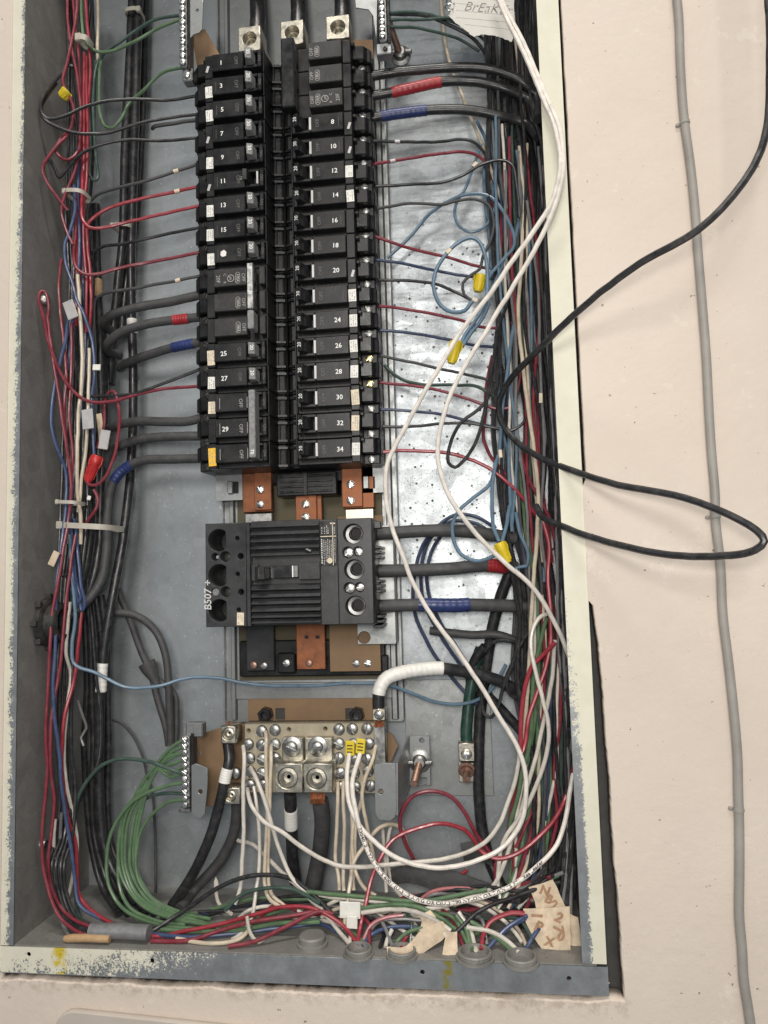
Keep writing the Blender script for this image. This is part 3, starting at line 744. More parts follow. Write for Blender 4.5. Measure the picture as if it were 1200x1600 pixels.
# right terminal cover with open lug wells
big_r = [(mx(553), mz(834, 553)), (mx(553.5), mz(890, 553)), (mx(554), mz(947, 553))]
sm_r = [(mx(544), mz(863, 550), .0052), (mx(560), mz(862, 550), .0044), (mx(545), mz(919, 550), .0052), (mx(561), mz(918, 550), .0044)]
plate('terminal_cover', 'main_plastic', mb, rect(xc_+.0002, xd, MZ0, MZ1), [circ(x, z, .0092, 28) for x, z in big_r]+[circ(x, z, r, 18) for x, z, r in sm_r], MY, MY+.0400, .0006)
for x, z in big_r:
    MB().lathe([(.0089, .0), (.0089, .004), (.0060, .0036), (.0060, .0)], (x, MY+.0150, z), n=24).build('lug_socket', 'lug_dark', mb, True)
    MB().lathe([(.0062, .0), (.0062, .0062), (.0052, .0066), (.0048, .0058), (.0046, .0)], (x+.0016, MY+.0150, z+.0010), n=24).build('set_screw', 'lug_dark', mb, True)
    MB().lathe([(.0047, .0), (.0047, .0050)], (x+.0016, MY+.0150, z+.0010), n=20).build('hex_recess', 'hole_shade', mb, True)
for x, z, r in sm_r: screw(mb, x, MY+.006, z, r*.88, 'steel')
# side fins between the cables on the right
for py in (850, 905, 962):
    for k in range(3):
        z = mz(py+k*8, 590)-.002
        MB().box(MX1-.0044, MX1+.0045, MY+.022, MY+.060, z-.0012, z+.0012, .0004).build('side_fin', 'main_plastic', mb)
MB().box(MX1-.0042, MX1+.006, MY+.020, MY+.032, MZ1-.009, MZ1-.002, .0006).build('side_fin', 'main_plastic', mb)
# middle: frame, ribs and toggle recess
zt0, zt1 = mz(906), mz(870)
MB().box(xa, xb, MY+.0092, MY+.0400, MZ0+.0002, MZ1-.0002, .0004).build('cover_base', 'main_plastic', mb)
MB().box(xa, mx(391), MY, MY+.0091, MZ0, MZ1, .0005).build('cover_edge', 'main_plastic', mb)
def rib(z0, z1):
    MB().prism([(MY+.0048, z1-.0004), (MY+.0089, z1), (MY+.0091, z0), (MY+.0008, z0), (MY+.0004, z0+.0010)], mx(391.5), xb-.0003, 'yzx', .0002).build('rib', 'main_plastic', mb)
top_edges = [mz(y) for y in (811.5, 824, 836, 847, 858, 869)]
for i in range(5): rib(top_edges[i+1]+.0006, top_edges[i])
low_edges = [mz(y) for y in (912, 922.5, 934, 945, 956.5, 966, 975)]
for i in range(6): rib(max(low_edges[i+1]+.0006, MZ0+.0005), low_edges[i])
hx = [mx(v) for v in (392, 402, 421, 466, 497)]
tz0, tz1 = mz(906), mz(880)
MB().box(hx[0], hx[1], MY+.0015, MY+.0051, tz0, tz1, .0003).build('toggle_surround', 'main_plastic', mb)
MB().box(hx[3], xb-.0003, MY+.0010, MY+.0051, tz0, tz1, .0003).build('toggle_surround', 'main_plastic', mb)
MB().prism([(hx[1]+.0005, MY+.005), (hx[1]+.0015, MY-.0135), (hx[1]+.0055, MY-.0145), (hx[2]-.0010, MY-.012), (hx[2], MY+.005)], tz0+.0008, tz1-.0025, 'xyz', .0006).build('toggle_handle', 'handle_black', mb)
MB().box(hx[2]+.0002, hx[3]-.0002, MY+.0030, MY+.0050, tz0+.002, tz1-.002, .0003).build('toggle_slide', 'handle_black', mb)
MB().box(mx(455.5), mx(457.5), MY+.0022, MY+.0029, tz0+.0025, tz1-.0025).build('glint_or_indicator', 'white_print', mb)
MB().box(mx(458.5), mx(464.5), MY+.0018, MY+.0029, tz0+.0025, tz1-.0025, .0003).build('slide_grip', 'handle_grey', mb)
# nameplate section
MB().box(xb+.0002, xc_, MY+.0006, MY+.0400, MZ0+.0001, MZ1-.0001, .0004).build('label_section', 'main_plastic', mb)
np_z0 = mz(884, 514)
MB().box(xb+.0009, xc_-.0006, MY+.0002, MY+.0007, np_z0, MZ1-.0015).build('nameplate', 'handle_black', mb)
nw = xc_-xb
MB().box(xb+.0012, xc_-.0010, MY-.0001, MY+.0001, mz(838, 514)-.0004, mz(838, 514)+.0004).build('nameplate_rule', 'label_ivory', mb)
MB().box(xb+nw*.735, xb+nw*.775, MY-.0001, MY+.0001, np_z0+.0003, MZ1-.003).build('nameplate_rule', 'label_ivory', mb)
MB().box(xb+nw*.62, xb+nw*.90, MY-.0001, MY+.0001, MZ1-.0046, MZ1-.0034).build('nameplate_rule', 'label_ivory', mb)
rr = random.Random(3)
for c in (.13, .25, .36, .46, .56, .66, .86):
    b = MB(); z = np_z0+rr.uniform(.001, .006); top = mz(842, 514)
    while z < top-.001:
        l = rr.uniform(.0006, .0022); b.box(xb+nw*c-.0004, xb+nw*c+.0004, MY, MY+.00015, z, min(z+l, top)); z += l+rr.uniform(.0003, .0009)
    b.build('nameplate_text', 'white_print' if c < .2 else 'faded_print', mb)
for c in (.15, .3, .42, .5, .85):
    b = MB(); z = mz(834, 514)
    while z < MZ1-.007:
        l = rr.uniform(.0006, .0016); b.box(xb+nw*c-.0005, xb+nw*c+.0005, MY, MY+.00015, z, z+l); z += l+rr.uniform(.0003, .0012)
    b.build('nameplate_text', 'faded_print', mb)
MB().lathe([(.0026, 0), (.0026, .0003)], (xb+nw*.56, MY+.0002, np_z0+.0048), n=18).build('nameplate_seal', 'label_ivory', mb)
lettering('painted_marking', 'B507 +', .0098, 'faded_white', mb, (mx(325), MY-.0003, mz(930, 322)), -math.pi/2, .12, .00018)
sticker(mb, mx(375), mz(967, 375), .0068, .0118, 'label_ivory', MY-.0003, .02, True, 77)
MB().prism([(mx(478), mz(858, 480)), (mx(485), mz(862, 480)), (mx(487), mz(860, 480)), (mx(480), mz(856.5, 480))], MY-.0003, MY+.0012, 'xzy').build('paint_chip', 'handle_grey', mb)

# ------------------------------------------------------------------ neutral terminal assembly
NY = .078
neu = thing('neutral_terminal_block', 'tan neutral terminal plate full of slotted screws with two large lugs', 'terminal block', at(495, 1240, NY+.03))
a, d = at(388, 1092, .108), at(600, 1200, .108)
sq = [rect(at(431, 1106, .108).x, at(446, 1106, .108).x, at(440, 1124, .108).z, at(440, 1106, .108).z), rect(at(540, 1106, .108).x, at(556, 1106, .108).x, at(548, 1124, .108).z, at(548, 1106, .108).z)]
plate('fibre_board', 'fibre_board', neu, rect(a.x, d.x, d.z, a.z), sq, .1060, .1075)
MB().box(a.x+.002, d.x-.002, .1085, .110, d.z+.002, a.z-.002).build('backing', 'dark_backing', neu)
for px in (414, 557):
    q = at(px, 1117, .098); MB().lathe([(.0075, 0), (.0075, .012), (.0066, .013), (.0045, .013), (.0042, .006)], (q.x, .107, q.z), n=6).build('standoff', 'handle_black', neu)
pl = pxpoly([(304, 1150), (372, 1128), (384, 1132), (384, 1240), (340, 1258), (304, 1262)], .098)
plate('fibre_wing', 'fibre_board', neu, pl, [circ(*[(q.x, q.z) for q in [at(313, 1176, .098)]][0], .0014, 10)], .0975, .099)
pl = pxpoly([(584, 1140), (612, 1146), (622, 1165), (606, 1200), (584, 1205)], .100)
plate('fibre_wing', 'fibre_board', neu, pl, [], .0995, .101)
a, d = at(382, 1131, NY), at(604, 1240, NY)
nh = [at(451, 1140, NY), at(508, 1139, NY), at(388, 1142, NY), at(391, 1231, NY)]
plate('terminal_plate', 'neutral_plate', neu, rect(a.x, d.x, d.z, a.z), [circ(q.x, q.z, .0021, 12) for q in nh], NY, NY+.018, .0008)
MB().box(a.x+.001, d.x-.001, NY+.0185, .1055, d.z+.004, a.z-.004, .001).build('plate_support', 'dark_backing', neu)
S5 = [(355,188),(418,183),(292,250),(355,253),(418,250),(298,315),(358,320),(418,315),(300,378),(357,385),(360,440),(300,440),(718,180),(780,178),(850,177),(718,247),(785,250),(858,247),(912,245),(718,315),(785,318),(850,318),(915,312),(725,385),(790,385),(855,375),(728,450),(795,450),(865,445),(912,185),(230,385)]
for u, v in S5:
    q = at(290+u/3, 1080+v/3, NY-.003); screw(neu, q.x, NY-.0018, q.z, .0056, 'dull_steel')
def lugblock(x0, y0, x1, y1, yf, yb, parent, cx, cy, r, name='lug'):
    A, D = at(x0, y0, yf), at(x1, y1, yf); q = at(cx, cy, yf)
    o = plate(name, 'aluminium', parent, rect(A.x, D.x, D.z, A.z), [circ(q.x, q.z, r, 22)], yf, yb, .0008)
    MB().lathe([(r*.97, 0), (r*.93, .0035), (r*.62, .004), (r*.5, .0005), (r*.2, 0)], (q.x, yf+.0055, q.z), n=22).build('set_screw', 'aluminium', parent, True)
    return o
for (x0, x1, w, ux, uy, lx, ly) in ((440, 475, 0, 456, 1167, 450, 1215), (476, 521, 0, 496, 1167, 495, 1217)):
    A, D = at(x0, 1153, .068), at(x1-1, 1192, .068)
    MB().box(A.x, D.x, .068, NY-.0003, D.z-.004, A.z, .0008).build('lug_foot', 'aluminium', neu)
    q = at(ux, uy, .066); MB().lathe([(.0098, 0), (.0098, .0012), (.0088, .0018)], (q.x, .0679, q.z), n=22).build('washer', 'dull_steel', neu, True)
    screw(neu, q.x, .0650, q.z, .0056, 'dull_steel')
lugblock(429, 1193, 473, 1239, .052, .0765, neu, 449, 1216, .0098)
lugblock(474, 1193, 520, 1239, .052, .0765, neu, 494, 1217, .0098)
for x, y in ((457, 1190), (497, 1190)):
    q = at(x, y, .064); b = MB()
    for k in range(7): b.tube([(q.x+random.uniform(-.006, .006), .062+random.uniform(0, .006), q.z+random.uniform(-.003, .001)) for _ in range(2)]+[(q.x, .066, q.z-.005)], .0007, 6)
    b.build('copper_strands', 'copper_dull', neu)
lugblock(345, 1135, 368, 1162, .060, .080, neu, 356, 1147, .0058)
lugblock(350, 1231, 375, 1257, .064, .084, neu, 360, 1244, .0050)
lugblock(582, 1108, 602, 1126, .062, .078, neu, 592, 1117, .0042)
q = at(592, 1117, .062); screw(neu, q.x, .0625, q.z, .0036, 'steel')
q = at(592, 1131, .066); b = MB()
for k in range(9): b.tube([(q.x-.004+k*.001, .066+random.uniform(-.002, .002), q.z+.004), (q.x-.0042+k*.00105, .066, q.z-.003)], .0006, 6)
b.build('copper_strands', 'copper_bright', neu)
A, D = at(583, 1133, .070), at(604, 1240, .070); MB().box(A.x, D.x, .0715, NY-.0004, D.z+.004, A.z, .0006).build('side_strap', 'dull_steel', neu)
q = at(357, 1131, .066); b = MB()
for k in range(8): b.tube([(q.x-.004+k*.0011, .068+random.uniform(-.002, .002), q.z-.004), (q.x-.003+k*.001, .068, q.z+.002)], .0007, 6)
b.build('copper_strands', 'copper_dull', neu)
# yellow wire markers 
def flag(px, py, w, h, y, ang, lab, m, cat='marker', lines=False, name='wire_marker', depth=.0032, group=None):
    q = at(px, py, y)
    o = MB().box(-w/2, w/2, -depth/2, depth/2, -h/2, h/2, min(.0007, depth*.3)).mesh(name)
    ob = link(name, o, m, None, q, (0, ang, 0)); tagit(ob, lab, cat, group)
    if lines:
        b = MB()
        for k in range(3): b.box(-w*.32, w*.3, -depth/2-.0002, -depth/2-.0001, -h*.28+k*h*.22, -h*.2+k*h*.22)
        link('printed_marks', b.mesh('printed_marks'), 'dark_ink', ob)
    return ob
flag(547, 1169, .0088, .0138, .0555, .04, 'left of two yellow wire markers on the neutral plate', 'wirenut_yellow', lines=True)
flag(563.5, 1166, .0088, .0138, .0545, .12, 'right of two yellow wire markers on the neutral plate', 'wirenut_yellow', lines=True)

# ------------------------------------------------------------------ ground bars, brackets, bolts
def ground_bar(x0, x1, y0, y1, yf, lab, nscrew, loc, side=-1):
    g = thing('ground_bar', lab, 'terminal bar', loc)
    A, D = at(x0, y0, yf), at(x1, y1, yf)
    MB().box(A.x, D.x, yf, yf+.010, D.z, A.z, .0008).build('bar', 'dull_steel', g)
    MB().box(D.x+.0001, D.x+.0032, yf+.002, yf+.012, D.z-.002, A.z+.002, .0005).build('bar_backing', 'handle_black', g)
    for k in range(nscrew):
        z = A.z-(A.z-D.z)*(k+.5)/nscrew
        screw(g, (A.x+D.x)/2-.0005, yf-.0018, z, min(.0039, (A.z-D.z)/nscrew*.46), 'steel')
    return g
g1 = ground_bar(281, 292, -20, 104, .050, 'upper left ground bar with a column of bright screws', 12, at(286, 104, .06))
part_px(g1, 'bar_foot', 'dull_steel', 285, 106, 301, 126, .054, .066, .001)
q = at(292, 118, .053); screw(g1, q.x, .0532, q.z, .0032, 'steel')
plate('bracket', 'galv_bracket', g1, pxpoly([(297, -25), (318, -25), (316, 45), (311, 51), (303, 53), (297, 60)], .052), [circ(*[(q.x, q.z) for q in [at(308, 16, .052)]][0], .0018, 10)], .052, .0535, .0003)
plate('fibre_board', 'fibre_board', g1, pxpoly([(299, 52), (320, 45), (352, 100), (350, 130), (310, 116)], .085), [], .085, .0865)
g2 = ground_bar(590, 605, -20, 62, .050, 'upper right ground bar with bright screws beside copper stud', 8, at(598, 62, .06))
part_px(g2, 'bar_foot', 'galv_bracket', 588, 67, 612, 84, .054, .066, .0008)
q = at(602, 76, .053); screw(g2, q.x, .0532, q.z, .0024, 'locknut')
plate('bracket', 'galv_bracket', g2, pxpoly([(552, -30), (590, -30), (588, 62), (583, 25), (576, 15), (556, 12)], .062), [], .062, .0635, .0003)
plate('fibre_board', 'fibre_board', g2, pxpoly([(552, 62), (582, 62), (584, 92), (556, 90)], .088), [], .088, .0895)
def bolt_with_wing(px, py, yb, L, ang, lab, m):
    q = at(px, py, yb); t = thing('wing_bolt', lab, 'bolt', (q.x, yb, q.z))
    MB().lathe([(.0115, 0), (.0115, .0015), (.0100, .0022), (.0075, .003), (.0068, .0085), (.0050, .010)], (q.x, yb, q.z), n=24).build('wing_nut', 'dull_steel', t, True)
    for s in (-1, 1):
        MB().box(q.x+s*.0055, q.x+s*.013, yb-.009, yb-.003, q.z-.0016, q.z+.0016, .0008).build('wing', 'dull_steel', t)
    prof = []
    for k in range(int(L/.0008)): prof += [(.0033 if k % 2 else .0038, .008+k*.0008)]
    MB().lathe(prof, (q.x, yb, q.z), ang, 12).build('stud', m, t, True)
    return t
bolt_with_wing(626, 88, .1145, .045, (-.16, -1, .12), 'copper stud with a washer by the upper right ground bar', 'copper_dull')
g3 = ground_bar(284, 297, 1150, 1262, .052, 'lower left ground bar with a column of screws over green wires', 11, at(290, 1262, .06))
part_px(g3, 'bar_head', 'galv_bracket', 290, 1130, 316, 1152, .056, .068, .001)
part_px(g3, 'bar_foot', 'dull_steel', 279, 1263, 298, 1270, .054, .066, .0008)
plate('bracket', 'galv_bracket', g3, pxpoly([(299, 1196), (305, 1193), (308, 1194), (324, 1200), (324, 1230), (320, 1272), (314, 1279), (304, 1277), (299, 1270)], .050), [circ(*[(q.x, q.z) for q in [at(313, 1237, .05)]][0], .0022, 12)], .050, .0515, .0003)
br = thing('bracket', 'bent galvanised steel bracket right of the neutral plate', 'bracket', at(612, 1285, .06))
plate('bracket_plate', 'galv_bracket', br, pxpoly([(585, 1194), (600, 1192), (618, 1192), (620, 1260), (618, 1276), (610, 1283), (592, 1281), (586, 1272)], .048), [circ(*[(q.x, q.z) for q in [at(595, 1237, .048)]][0], .0024, 12)], .048, .0497, .0004)
p0, p1, p2, p3 = at(619, 1192, .0485), at(619, 1274, .0485), at(638, 1150, .112), at(638, 1230, .112)
t_ = Vector((.0016, 0, 0)); MB().add([p0, p2, p3, p1, p0+t_, p2+t_, p3+t_, p1+t_], [(0,1,2,3), (7,6,5,4), (0,4,5,1), (1,5,6,2), (2,6,7,3), (3,7,4,0)]).build('bracket_arm', 'galv_bracket', br)
h0 = at(659, 1157, .1125); h1, h2 = at(656, 1215, .1125), at(667, 1226, .1125)
plate('bracket_foot', 'galv_bracket', br, pxpoly([(636, 1150), (671, 1150), (673, 1227), (636, 1227)], .1125), [circ(h0.x, h0.z, .0026, 12), rect(h1.x, h2.x, h2.z, h1.z)], .1125, .114, .0003)
bolt_with_wing(656, 1189, .112, .040, (-.05, -1, -.22), 'coppery wing bolt clamping the foot of the right bracket', 'copper_dull')
part_px(encl, 'mounting_plate', 'galv_bracket', 634, 1062, 768, 1243, .1300, .1318, .0003)
gl = thing('ground_lug', 'aluminium ground lug on the back panel holding a green cable', 'lug', at(730, 1220, .12))
lugblock(716, 1161, 742, 1190, .100, .124, gl, 729, 1179, .0050)
q = at(729, 1180, .100); screw(gl, q.x, .1008, q.z, .0046, 'steel')
part_px(gl, 'lug_tang', 'aluminium', 717, 1191, 742, 1222, .118, .124)
q = at(729, 1203, .117); MB().lathe([(.0085, 0), (.0085, .0015), (.0062, .002), (.0062, .006), (.0036, .0062), (.0036, .020)], (q.x, .1178, q.z), (0, -1, -.25), 20).build('stud', 'copper_dull', gl, True)

# ------------------------------------------------------------------ conduit fittings in the floor
def fitting(px, py, ydep, r, lab, capped=False):
    v = AX_R*((px-600)/F_PX) - AX_U*((py-800)/F_PX) + AX_F
    q = CAM + v*((.004-CAM.z)/v.z); q.z = 0
    t = thing('conduit_fitting', lab, 'conduit fitting', q); r *= .92
    if capped: MB().lathe([(r*1.15, 0), (r*1.15, .003), (r, .0035), (r, .008), (r*.9, .0095), (r*.5, .0098)], q, (0, 0, 1), 24).build('plug', 'galv_floor', t, True)
    else:
        MB().lathe([(r*1.2, 0), (r*1.2, .0018), (r*1.02, .002), (r*1.02, .0032), (r*1.07, .0034), (r*1.07, .0042), (r*1.02, .0044), (r*1.02, .0052), (r*1.06, .0054), (r*.98, .0064), (r*.88, .0064), (r*.85, .0004)], q, (0, 0, 1), 28).build('connector', 'galv_floor', t, True)
    return q
fq1 = fitting(742, 1490, 0, .015, 'open conduit connector in the floor with a green wire')
fq2 = fitting(814, 1496, 0, .014, 'open conduit connector in the floor beside the taped flag')
fitting(488, 1470, 0, .013, 'capped conduit plug in the floor below the neutral wires', True)
fitting(560, 1484, 0, .012, 'open conduit connector in the floor below the red wire')
fitting(628, 1486, 0, .0125, 'open conduit connector in the floor behind the masking tape')

# ------------------------------------------------------------------ wires
def fit(px, py, y, r):
    """point seen at that place in the photo, kept inside the box: pulled forward until clear of walls, floor and back"""
    y = min(y, DEPTH-r-.0004)
    for _ in range(80):
        p = at(px, py, y)
        if y <= .014 or (p.x >= XL+r+.0006 and p.x <= XR-r-.0006 and p.z >= r+.0006):
            return Vector((min(max(p.x, XL+r+.0006), XR-r-.0006), p.y, max(p.z, r+.0006)))
        y -= .002
    return p
def spline(P, step=.004):
    P = [Vector(p) for p in P]
    if len(P) == 2: P = [P[0], (P[0]+P[1])/2, P[1]]
    ext = [2*P[0]-P[1]]+P+[2*P[-1]-P[-2]]; out = []
    for i in range(1, len(ext)-2):
        a, b, c, d = ext[i-1:i+3]
        n = max(2, int((c-b).length/step))
        t0 = 0; t1 = t0+max(1e-4, (b-a).length)**.5; t2 = t1+max(1e-4, (c-b).length)**.5; t3 = t2+max(1e-4, (d-c).length)**.5
        for k in range(n):
            t = t1+(t2-t1)*k/n
            A1 = a*((t1-t)/(t1-t0))+b*((t-t0)/(t1-t0)); A2 = b*((t2-t)/(t2-t1))+c*((t-t1)/(t2-t1)); A3 = c*((t3-t)/(t3-t2))+d*((t-t2)/(t3-t2))
            B1 = A1*((t2-t)/(t2-t0))+A2*((t-t0)/(t2-t0)); B2 = A2*((t3-t)/(t3-t1))+A3*((t-t1)/(t3-t1))
            out.append(B1*((t2-t)/(t2-t1))+B2*((t-t1)/(t2-t1)))
    out.append(P[-1]); return out
PATHS = {}
def W(col, r, label, pts, y=None, group=None, name=None, jit=.0004, free=False):
    """pts: (px, py[, depth]); depth runs linearly between the points that state it"""
    r = r/1000.*(.88 if r < 3 else .96)
    L = [0.]
    for p, q in zip(pts, pts[1:]): L.append(L[-1]+math.hypot(q[0]-p[0], q[1]-p[1]))
    known = [(L[i], p[2]) for i, p in enumerate(pts) if len(p) > 2]
    if y is not None and not known: known = [(0, y), (L[-1], y)]
    dep = np.interp(L, [k[0] for k in known], [k[1] for k in known])
    P = [(at(p[0], p[1], d) if free else fit(p[0], p[1], d, r)) for p, d in zip(pts, dep)]
    P = [p+Vector((random.uniform(-1, 1), random.uniform(-1, 1), random.uniform(-1, 1)))*jit for p in P]
    path = spline(P)
    sd = random.uniform(0, 50); amp = .0007 if r < .003 else .0004
    for i in range(1, len(path)-1):
        c = path[i]; path[i] = c+Vector([amp*mnoise.noise((c.x*38+sd+k*7, c.y*38, c.z*38))+amp*.4*mnoise.noise((c.x*120+sd+k*3, c.y*120, c.z*120)) for k in range(3)])
    kindname = name or (col.replace('new_', '').replace('bright_', '').replace('deep_', 'dark_').replace('dusty', 'black')+('_cable' if r > .0034 else '_wire'))
    n = 14 if r > .0034 else 9
    o = MB().tube(path, r, n).build(kindname, 'wire_'+col, None, True, loc=path[0])
    tagit(o, label, 'cable' if r > .0034 else 'wire', group)
    PATHS[o.name] = (path, r); return o
def nearest(path, px, py):
    best = None
    for i, p in enumerate(path):
        v = p-CAM; z = v.dot(AX_F); x = 600+F_PX*v.dot(AX_R)/z; yy = 800-F_PX*v.dot(AX_U)/z
        d = (x-px)**2+(yy-py)**2
        if best is None or d < best[0]: best = (d, i)
    return best[1]
def resample(path, i, j, n):
    s = path[min(i, j):max(i, j)+1]
    if len(s) < 2: s = path[max(0, i-1):i+2]
    L = [0]
    for a, b in zip(s, s[1:]): L.append(L[-1]+(b-a).length)
    out = []
    for k in range(n):
        t = L[-1]*k/(n-1); q = max(i_ for i_ in range(len(L)) if L[i_] <= t+1e-12); q = min(q, len(s)-2)
        f = (t-L[q])/max(1e-9, L[q+1]-L[q]); out.append(s[q].lerp(s[q+1], f))
    return out
def tape(o, a, b, m, name='tape_band', wraps=6, extra=.0007):
    path, r = PATHS[o.name]
    i, j = nearest(path, *a), nearest(path, *b)
    if i == j: j = min(i+1, len(path)-1); i = max(0, j-2)
    n = wraps*4+1; pts = resample(path, i, j, n)
    rad = [r+extra*(.65+.5*((k % 4)/4.)) for k in range(n)]
    return MB().tube(pts, rad, 16).build(name, m, o, True)
def band(px, py, w, h, y, ang, lab, m='tie_nylon', head=None, depth=.011, group='nylon cable ties'):
    """cable tie: a flat loop round a bundle seen from the front, with its locking head"""
    q = at(px, py, y); t = thing('cable_tie', lab, 'cable tie', q, group)
    b = MB(); n = 28; th = .0011
    vs = []; fs = []
    ca, sa = math.cos(ang), math.sin(ang)
    for k in range(n):
        a = 2*math.pi*k/n; sq = lambda c: math.copysign(abs(c)**.6, c)
        for rr_, zz in ((1, -h/2), (1, h/2), (1, h/2), (1, -h/2)): pass
        x, yy = sq(math.cos(a))*w/2, sq(math.sin(a))*depth
        nx, ny = x*(1+2*th/w), yy*(1+th/depth)
        for (X_, Y_, Z_) in ((x, yy, -h/2), (nx, ny, -h/2), (nx, ny, h/2), (x, yy, h/2)):
            vs.append(q+Vector((X_*ca+Z_*sa, Y_, -X_*sa+Z_*ca)))
    for k in range(n):
        j = (k+1) % n
        for c in range(4): fs.append((k*4+c, k*4+(c+1) % 4, j*4+(c+1) % 4, j*4+c))
    b.add(vs, fs).build('strap', m, t, True)
    hx = (-w/2 if head == 'l' else w/2 if head == 'r' else 0)
    c0 = q+Vector((hx*ca, -depth*.72, -hx*sa)); e = h*.72
    MB().box(c0.x-e*.8, c0.x+e*.8, c0.y-.003, c0.y+.002, c0.z-e, c0.z+e, .0009).build('locking_head', m, t)
    return t
def wire_marker(o, px, py, m='label_ivory', ln=10):
    path, r = PATHS[o.name]; i = nearest(path, px, py)
    p = path[max(0, i-1)]; q = path[min(len(path)-1, i+1)]; d = (q-p).normalized(); c = path[i]
    pts = [c+d*(k-1.5)*.0018 for k in range(4)]
    MB().tube(pts, r+.0005, 10).build('wire_marker', m, o, True)

T = .074   # depth of the breaker terminals
GL, GR = 'branch wires of the left breakers', 'branch wires of the right breakers'
# --- left column branch wires
W('black', 1.9, 'black wire at breaker 3 that loops far left round the bundle', [(322,148,T),(265,156,.068),(215,154,.06),(170,158,.05),(130,168,.04),(100,181,.03),(72,184,.024),(63,172,.022),(68,150,.024),(85,127,.035),(98,113,.045),(103,103,.048),(112,103,.05),(118,110,.055)], group=GL)
W('black', 1.9, 'black wire at breaker 5 sagging below the left bundle', [(322,177,T),(270,182,.068),(220,192,.06),(170,207,.052),(140,209,.045),(110,206,.036),(85,196,.028),(70,187,.024),(63,176,.026),(72,152,.032),(88,131,.042)], group=GL)
W('dusty', 2.4, 'short cut black stub wire left of breaker 5', [(322,186,T),(290,190,.072),(258,195,.07),(243,197,.068),(238,201,.075)], group=GL)
W('black', 1.9, 'black wire at breaker 7 dropping behind the left bundle', [(322,214,T),(250,220,.068),(195,218,.06),(150,228,.052),(122,243,.045),(100,268,.04),(92,278,.038),(86,266,.036),(74,240,.032)], group=GL)
o = W('dusty', 1.9, 'black wire with ivory marker at breaker 9', [(322,252,T),(275,268,.07),(230,282,.064),(180,294,.062),(150,306,.066),(138,320,.07),(135,350,.075),(136,400,.078)], group=GL); wire_marker(o, 275, 268)
o = W('bright_red', 2.0, 'red wire with ivory marker at breaker 11', [(322,288,T),(270,300,.07),(215,312,.064),(165,328,.058),(142,344,.055),(136,354,.056),(137,380,.06),(140,420,.064),(142,470,.066),(139,520,.07)], group=GL); wire_marker(o, 275, 299)
W('bright_red', 2.0, 'red wire at breaker 13 turning up into the bundle', [(322,319,T),(260,333,.07),(200,347,.063),(165,355,.057),(142,356,.053),(129,345,.052),(127,320,.054),(128,290,.056),(131,240,.058)], group=GL)
W('black', 1.9, 'thin black wire at breaker 15', [(322,354,T),(250,368,.07),(195,381,.066),(160,386,.07),(142,398,.072),(137,430,.075),(136,500,.08)], group=GL)
W('red', 2.0, 'red wire at the breaker below 15, curving up', [(322,392,T),(260,405,.07),(200,416,.062),(150,428,.053),(131,428,.05),(118,415,.05),(115,400,.05),(118,360,.052),(120,300,.055)], group=GL)
o = W('dusty', 1.9, 'black wire with marker just above the red taped cable', [(322,430,T),(265,440,.07),(200,452,.066),(160,460,.066),(149,470,.07),(146,510,.076),(147,560,.08)], group=GL); wire_marker(o, 279, 437)
HB = 5.0
W('dusty', HB, 'thick black cable above the red taped cable, hooking back at the left', [(326,458,.078),(270,470,.078),(210,482,.076),(178,491,.078),(164,502,.086),(167,513,.1),(178,517,.115)], group='thick cables of the left three pole breaker')
o = W('dusty', HB, 'thick black cable with a red tape band', [(326,494,.078),(270,501,.078),(220,508,.076),(185,521,.077),(169,538,.085),(171,550,.1),(186,554,.118)], group='thick cables of the left three pole breaker'); tape(o, (269, 501), (297, 497), 'tape_red')
o = W('dusty', HB, 'thick black cable with a blue tape band at breaker 25', [(326,532,.078),(275,542,.08),(230,555,.088),(204,565,.1),(186,575,.118)], group='thick cables of the left three pole breaker'); tape(o, (272, 543), (301, 537), 'tape_blue')
W('black', 1.9, 'thin black wire at breaker 27 joining the left bundle', [(324,572,T),(290,585,.07),(250,602,.064),(210,615,.06),(160,619,.058),(137,618,.058),(127,610,.06),(122,580,.064),(118,530,.066),(116,500,.066)], group=GL)
W('red', 2.0, 'red wire at breaker 27 with a tall loop at the far left', [(326,604,T),(280,606,.07),(240,610,.064),(200,621,.058),(170,628,.054),(146,629,.05),(125,620,.044),(105,600,.038),(88,570,.032),(75,530,.028),(66,490,.024),(61,465,.022),(65,455,.022),(72,457,.024),(75,475,.028),(74,500,.03)], group=GL)
W('dusty', HB, 'upper thick black cable at the breaker numbered 29', [(330,648,.078),(295,658,.078),(260,659,.08),(215,658,.085),(182,664,.092),(166,672,.1)], group='thick cables of breaker 29')
W('dusty', HB, 'middle thick black cable at the breaker numbered 29', [(330,681,.078),(270,682,.078),(220,686,.082),(187,697,.088),(172,708,.094),(160,740,.1),(155,790,.1)], group='thick cables of breaker 29')
o = W('dusty', HB, 'lowest thick black cable at breaker 29 with blue tape bend', [(330,716,.078),(270,717,.078),(225,719,.08),(200,729,.082),(181,746,.082),(171,772,.082),(168,810,.08),(167,855,.078),(158,905,.074),(140,935,.068),(118,955,.058)], group='thick cables of breaker 29'); tape(o, (205, 726), (179, 750), 'tape_blue')
